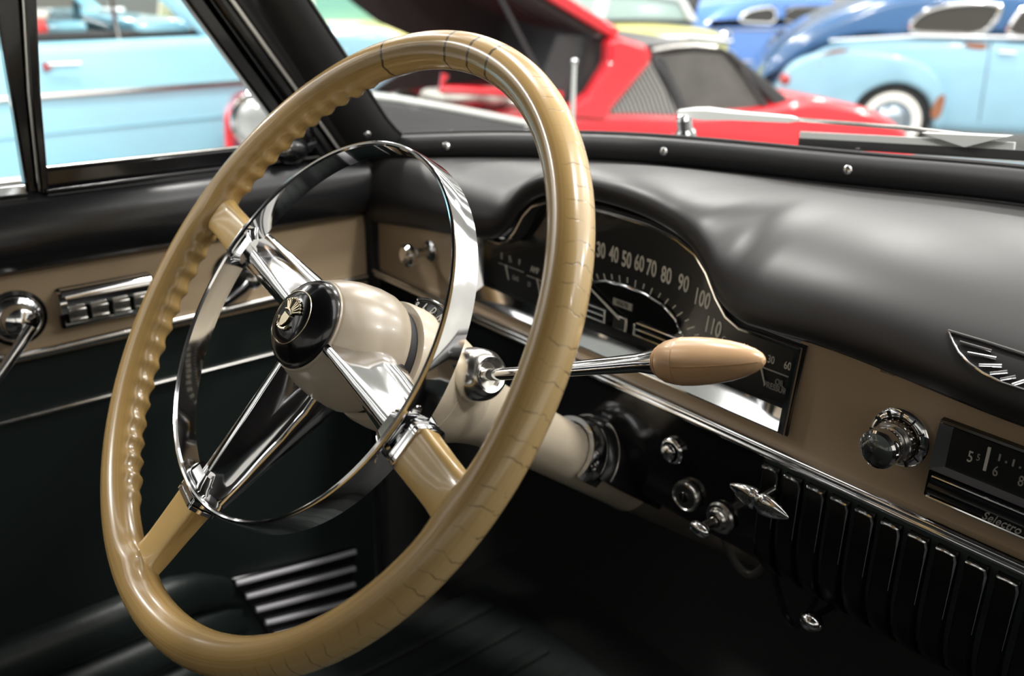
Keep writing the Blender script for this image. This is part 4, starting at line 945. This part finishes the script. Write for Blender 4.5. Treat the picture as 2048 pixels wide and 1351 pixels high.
c.shell([(-.80, -.80), (-.86, -.60), (-.72, -.44), (-.49, -.30), (-.2, -.245), (.2, -.225), (1.1, -.235), (2.4, -.26), (2.9, -.40), (3.0, -.70), (2.9, -1.0), (-.7, -1.0)], 1.55, 'body', pale, t, rnd=.10, smooth=2)
c.shell([(-1.0, -.75), (-1.04, -.62), (-.97, -.46), (-.74, -.235), (-.37, -.03), (.05, .11), (.6, .16), (1.1, .14), (1.5, .02), (1.75, -.24), (1.0, -.26), (.1, -.27), (-.5, -.32)], 1.38, 'roof', navy, t, rnd=.09, w0=.05, smooth=2)
c.shell([(-.93, -.86), (-.88, -.58), (-.74, -.42), (-.45, -.355), (-.05, -.36), (.28, -.43), (.46, -.62), (.50, -.96), (.415, -.96), (.40, -.80), (.30, -.655), (.075, -.575), (-.15, -.655), (-.25, -.80), (-.27, -.98), (-.8, -.98)], .34, 'rear_fender', pale, t, rnd=.035, w0=-.13, smooth=2)
c.shell([(1.9, -.9), (1.95, -.55), (2.15, -.42), (2.6, -.42), (2.95, -.60), (2.98, -.95), (2.85, -.95), (2.75, -.68), (2.45, -.60), (2.2, -.72), (2.12, -.95)], .34, 'front_fender', pale, t, rnd=.09, w0=-.13, smooth=2)
m = MB(); m.lathe(c.p(.075, -.905, -.02), -c.N, [(-.02, 0), (-.02, .325), (.05, .325), (.05, .30)], 40); m.build('wheel_well', tyre, t)
c.wheel(.075, -.085, .285, t); c.wheel(2.45, -.085, .285, t)
for nm, pl_ in (('rear_side_window', [(.12, -.20), (.14, -.10), (.24, -.02), (.45, .035), (.80, .045), (.80, -.05), (.71, -.21), (.4, -.205)]), ('front_side_window', [(.86, -.21), (.92, -.06), (.98, .03), (1.25, .03), (1.50, -.07), (1.58, -.20), (1.2, -.215)])):
    g = c.plate(pl_, .030, .05, nm, car_glass, t, smooth=2); c.ring(pl_, .018, 'chrome_surround', chrome, g, w=.028)
c.strip([(-.50, -.283), (.2, -.222), (1.05, -.215), (2.3, -.245)], .014, 'belt_moulding', chrome, t, w=-.005)
m = MB(); m.sphere(c.p(-.83, -.60, -.10), (.05, .05, .055)); m.build('tail_lamp', mat('ruby_lens', (.35, .02, .02), .15, coat=.5), t)
m = MB(); m.lathe(c.p(-.56, -.47, -.115), -c.N, [(-.02, .045), (.0, .045), (.012, .035), (.016, 0)], 24); m.build('filler_cap', chrome_dull, t)
c.strip([(.77, -.25), (.80, -.9)], .006, 'door_gap', charcoal, t, w=.003)
m = MB(); m.tube([c.p(.84, -.33, -.02), c.p(.97, -.333, -.025)], .012, 8); m.build('door_handle', chrome, t)
for pl_ in ([(.36, -.86), (.40, -.69), (.47, -.66), (.455, -.88)], [(-.62, -.40), (-.45, -.335), (-.30, -.345), (-.45, -.37)], [(.55, -.27), (.75, -.265), (.74, -.32), (.60, -.31)]):
    c.plate(pl_, -.004 if pl_[0][0] > .5 else -.136, .006, 'rust_patch', rust, t, smooth=1)
m = MB(); m.tube([c.p(-1.04, -.78, w) for w in (.0, .4, .8, 1.2, 1.5)], .05, 10); m.build('rear_bumper', chrome, t)

# --- royal blue sedan further back
c = Car((-6.2, 0, 0), 90); t = thing('royal_blue_sedan', 'royal blue round roofed sedan standing behind the yellow car', 'car', c.p(9.8, ZG, .8))
c.shell([(8.02, -.90), (8.0, -.45), (8.15, -.325), (8.7, -.325), (9.8, -.335), (11.2, -.36), (11.9, -.46), (11.95, -.9), (11.8, -1.02), (8.2, -1.02)], 1.6, 'body', royal, t, rnd=.08, smooth=2)
c.shell([(8.15, -.33), (8.40, -.21), (8.68, -.085), (9.05, -.015), (9.5, .01), (10.4, .0), (10.75, -.04), (11.0, -.30), (10.8, -.38), (8.3, -.36)], 1.44, 'roof', royal, t, rnd=.10, w0=.06, smooth=2)
for nm, pl_ in (('rear_side_window', [(8.73, -.275), (8.80, -.20), (8.98, -.145), (9.40, -.125), (9.44, -.315), (9.0, -.295)]), ('front_side_window', [(9.62, -.33), (9.60, -.135), (10.3, -.13), (10.72, -.15), (10.86, -.34)])):
    g = c.plate(pl_, .052, .03, nm, car_glass, t); c.ring(pl_, .014, 'window_surround', white if nm[0] == 'r' else chrome, g, w=.05, smooth=1)
c.strip([(8.1, -.345), (9.8, -.385), (11.6, -.40)], .012, 'belt_moulding', chrome, t, w=-.004)
c.strip([(8.1, -.70), (9.8, -.72), (11.8, -.72)], .014, 'side_moulding', chrome, t, w=-.004)
c.wheel(8.75, .05, .31, t); c.wheel(11.2, .05, .31, t)
m = MB(); m.box(c.p(8.06, -.10, .72), (1.2, .10, .42), Matrix.Rotation(rad(-18), 3, 'X')); m.build('raised_boot_lid', charcoal, t, bevel=.03)

# --- yellow car with white top
c = Car((-5.4, 0, 0), 90); t = thing('yellow_hardtop', 'lemon yellow car with white top, its nose behind the red roof', 'car', c.p(6.2, ZG, .8))
c.shell([(4.1, -.9), (4.0, -.40), (4.2, -.20), (5.6, -.185), (6.4, -.20), (7.1, -.255), (7.48, -.335), (7.55, -.44), (7.5, -.9), (7.3, -1.0), (4.3, -1.0)], 1.65, 'body', lemon, t, rnd=.07, smooth=2)
c.shell([(4.5, .06), (4.9, .10), (6.0, .09), (6.75, .02), (6.8, -.01), (6.0, .04), (5.0, .04)], 1.5, 'roof', white, t, rnd=.03, w0=.05, smooth=1)
for w in (.05, 1.53):
    c.plate([(6.72, .02), (6.82, .02), (7.05, -.20), (6.93, -.20)], w, .05, 'windscreen_pillar', white, t, bevel=.01)
    c.plate([(5.72, .06), (5.85, .06), (5.78, -.20), (5.62, -.20)], w, .05, 'centre_pillar', white, t, bevel=.01)
c.plate([(4.6, -.18), (4.7, .05), (6.75, .02), (6.95, -.20)], .08, .01, 'side_glass', mat('pale_green_glass', (.42, .55, .50), .1, coat=.3), t)
c.strip([(5.5, -.175), (6.2, -.18), (6.9, -.20)], .018, 'window_sill', charcoal, t, w=.03)
c.strip([(4.2, -.34), (5.6, -.31), (6.9, -.34), (7.5, -.40)], .03, 'side_moulding', chrome, t, w=.0)
m = MB(); m.lathe(c.p(7.44, -.345, -.01), -c.N, [(-.03, .055), (0, .058), (.012, .05), (.016, 0)], 24); m.build('side_lamp', chrome, t)
m = MB(); m.tube([c.p(7.58, -.55, w) for w in (.0, .5, 1.1, 1.65)], .05, 10); m.build('front_bumper', chrome, t)
c.wheel(4.8, .05, .31, t); c.wheel(6.9, .05, .31, t)

# --- mint and cream car beyond the powder blue bonnet
c = Car((-7.4, 0, 0), 90); t = thing('mint_saloon', 'mint green and cream saloon beyond the powder blue bonnet', 'car', c.p(4, ZG, .8))
c.shell([(2.4, -.9), (2.3, -.45), (2.5, -.25), (3.6, -.235), (4.6, -.24), (5.3, -.29), (5.6, -.42), (5.6, -.9), (5.4, -1.0), (2.6, -1.0)], 1.6, 'body', mat('pale_lime_paint', (.66, .74, .42), .25, coat=.6), t, rnd=.07, smooth=2)
c.shell([(2.9, .12), (3.2, .20), (4.2, .21), (4.7, .16), (4.75, .13), (4.2, .16), (3.2, .15)], 1.45, 'roof', cream, t, rnd=.03, w0=.06, smooth=1)
for w in (.05, 1.5):
    for a_, b_ in ((3.30, 3.22), (3.98, 4.02), (4.66, 4.92)):
        c.plate([(a_-.05, .17), (a_+.05, .17), (b_+.06, -.25), (b_-.06, -.25)], w, .05, 'roof_pillar', cream, t, bevel=.01)
c.plate([(3.0, -.24), (3.05, .16), (4.7, .15), (4.9, -.24)], .09, .01, 'side_glass', mat('sea_green_glass', (.20, .42, .38), .1, coat=.3), t)
c.strip([(2.4, -.30), (4.0, -.285), (5.5, -.36)], .02, 'side_moulding', chrome, t, w=-.004)
c.wheel(3.0, .05, .31, t); c.wheel(5.0, .05, .31, t)
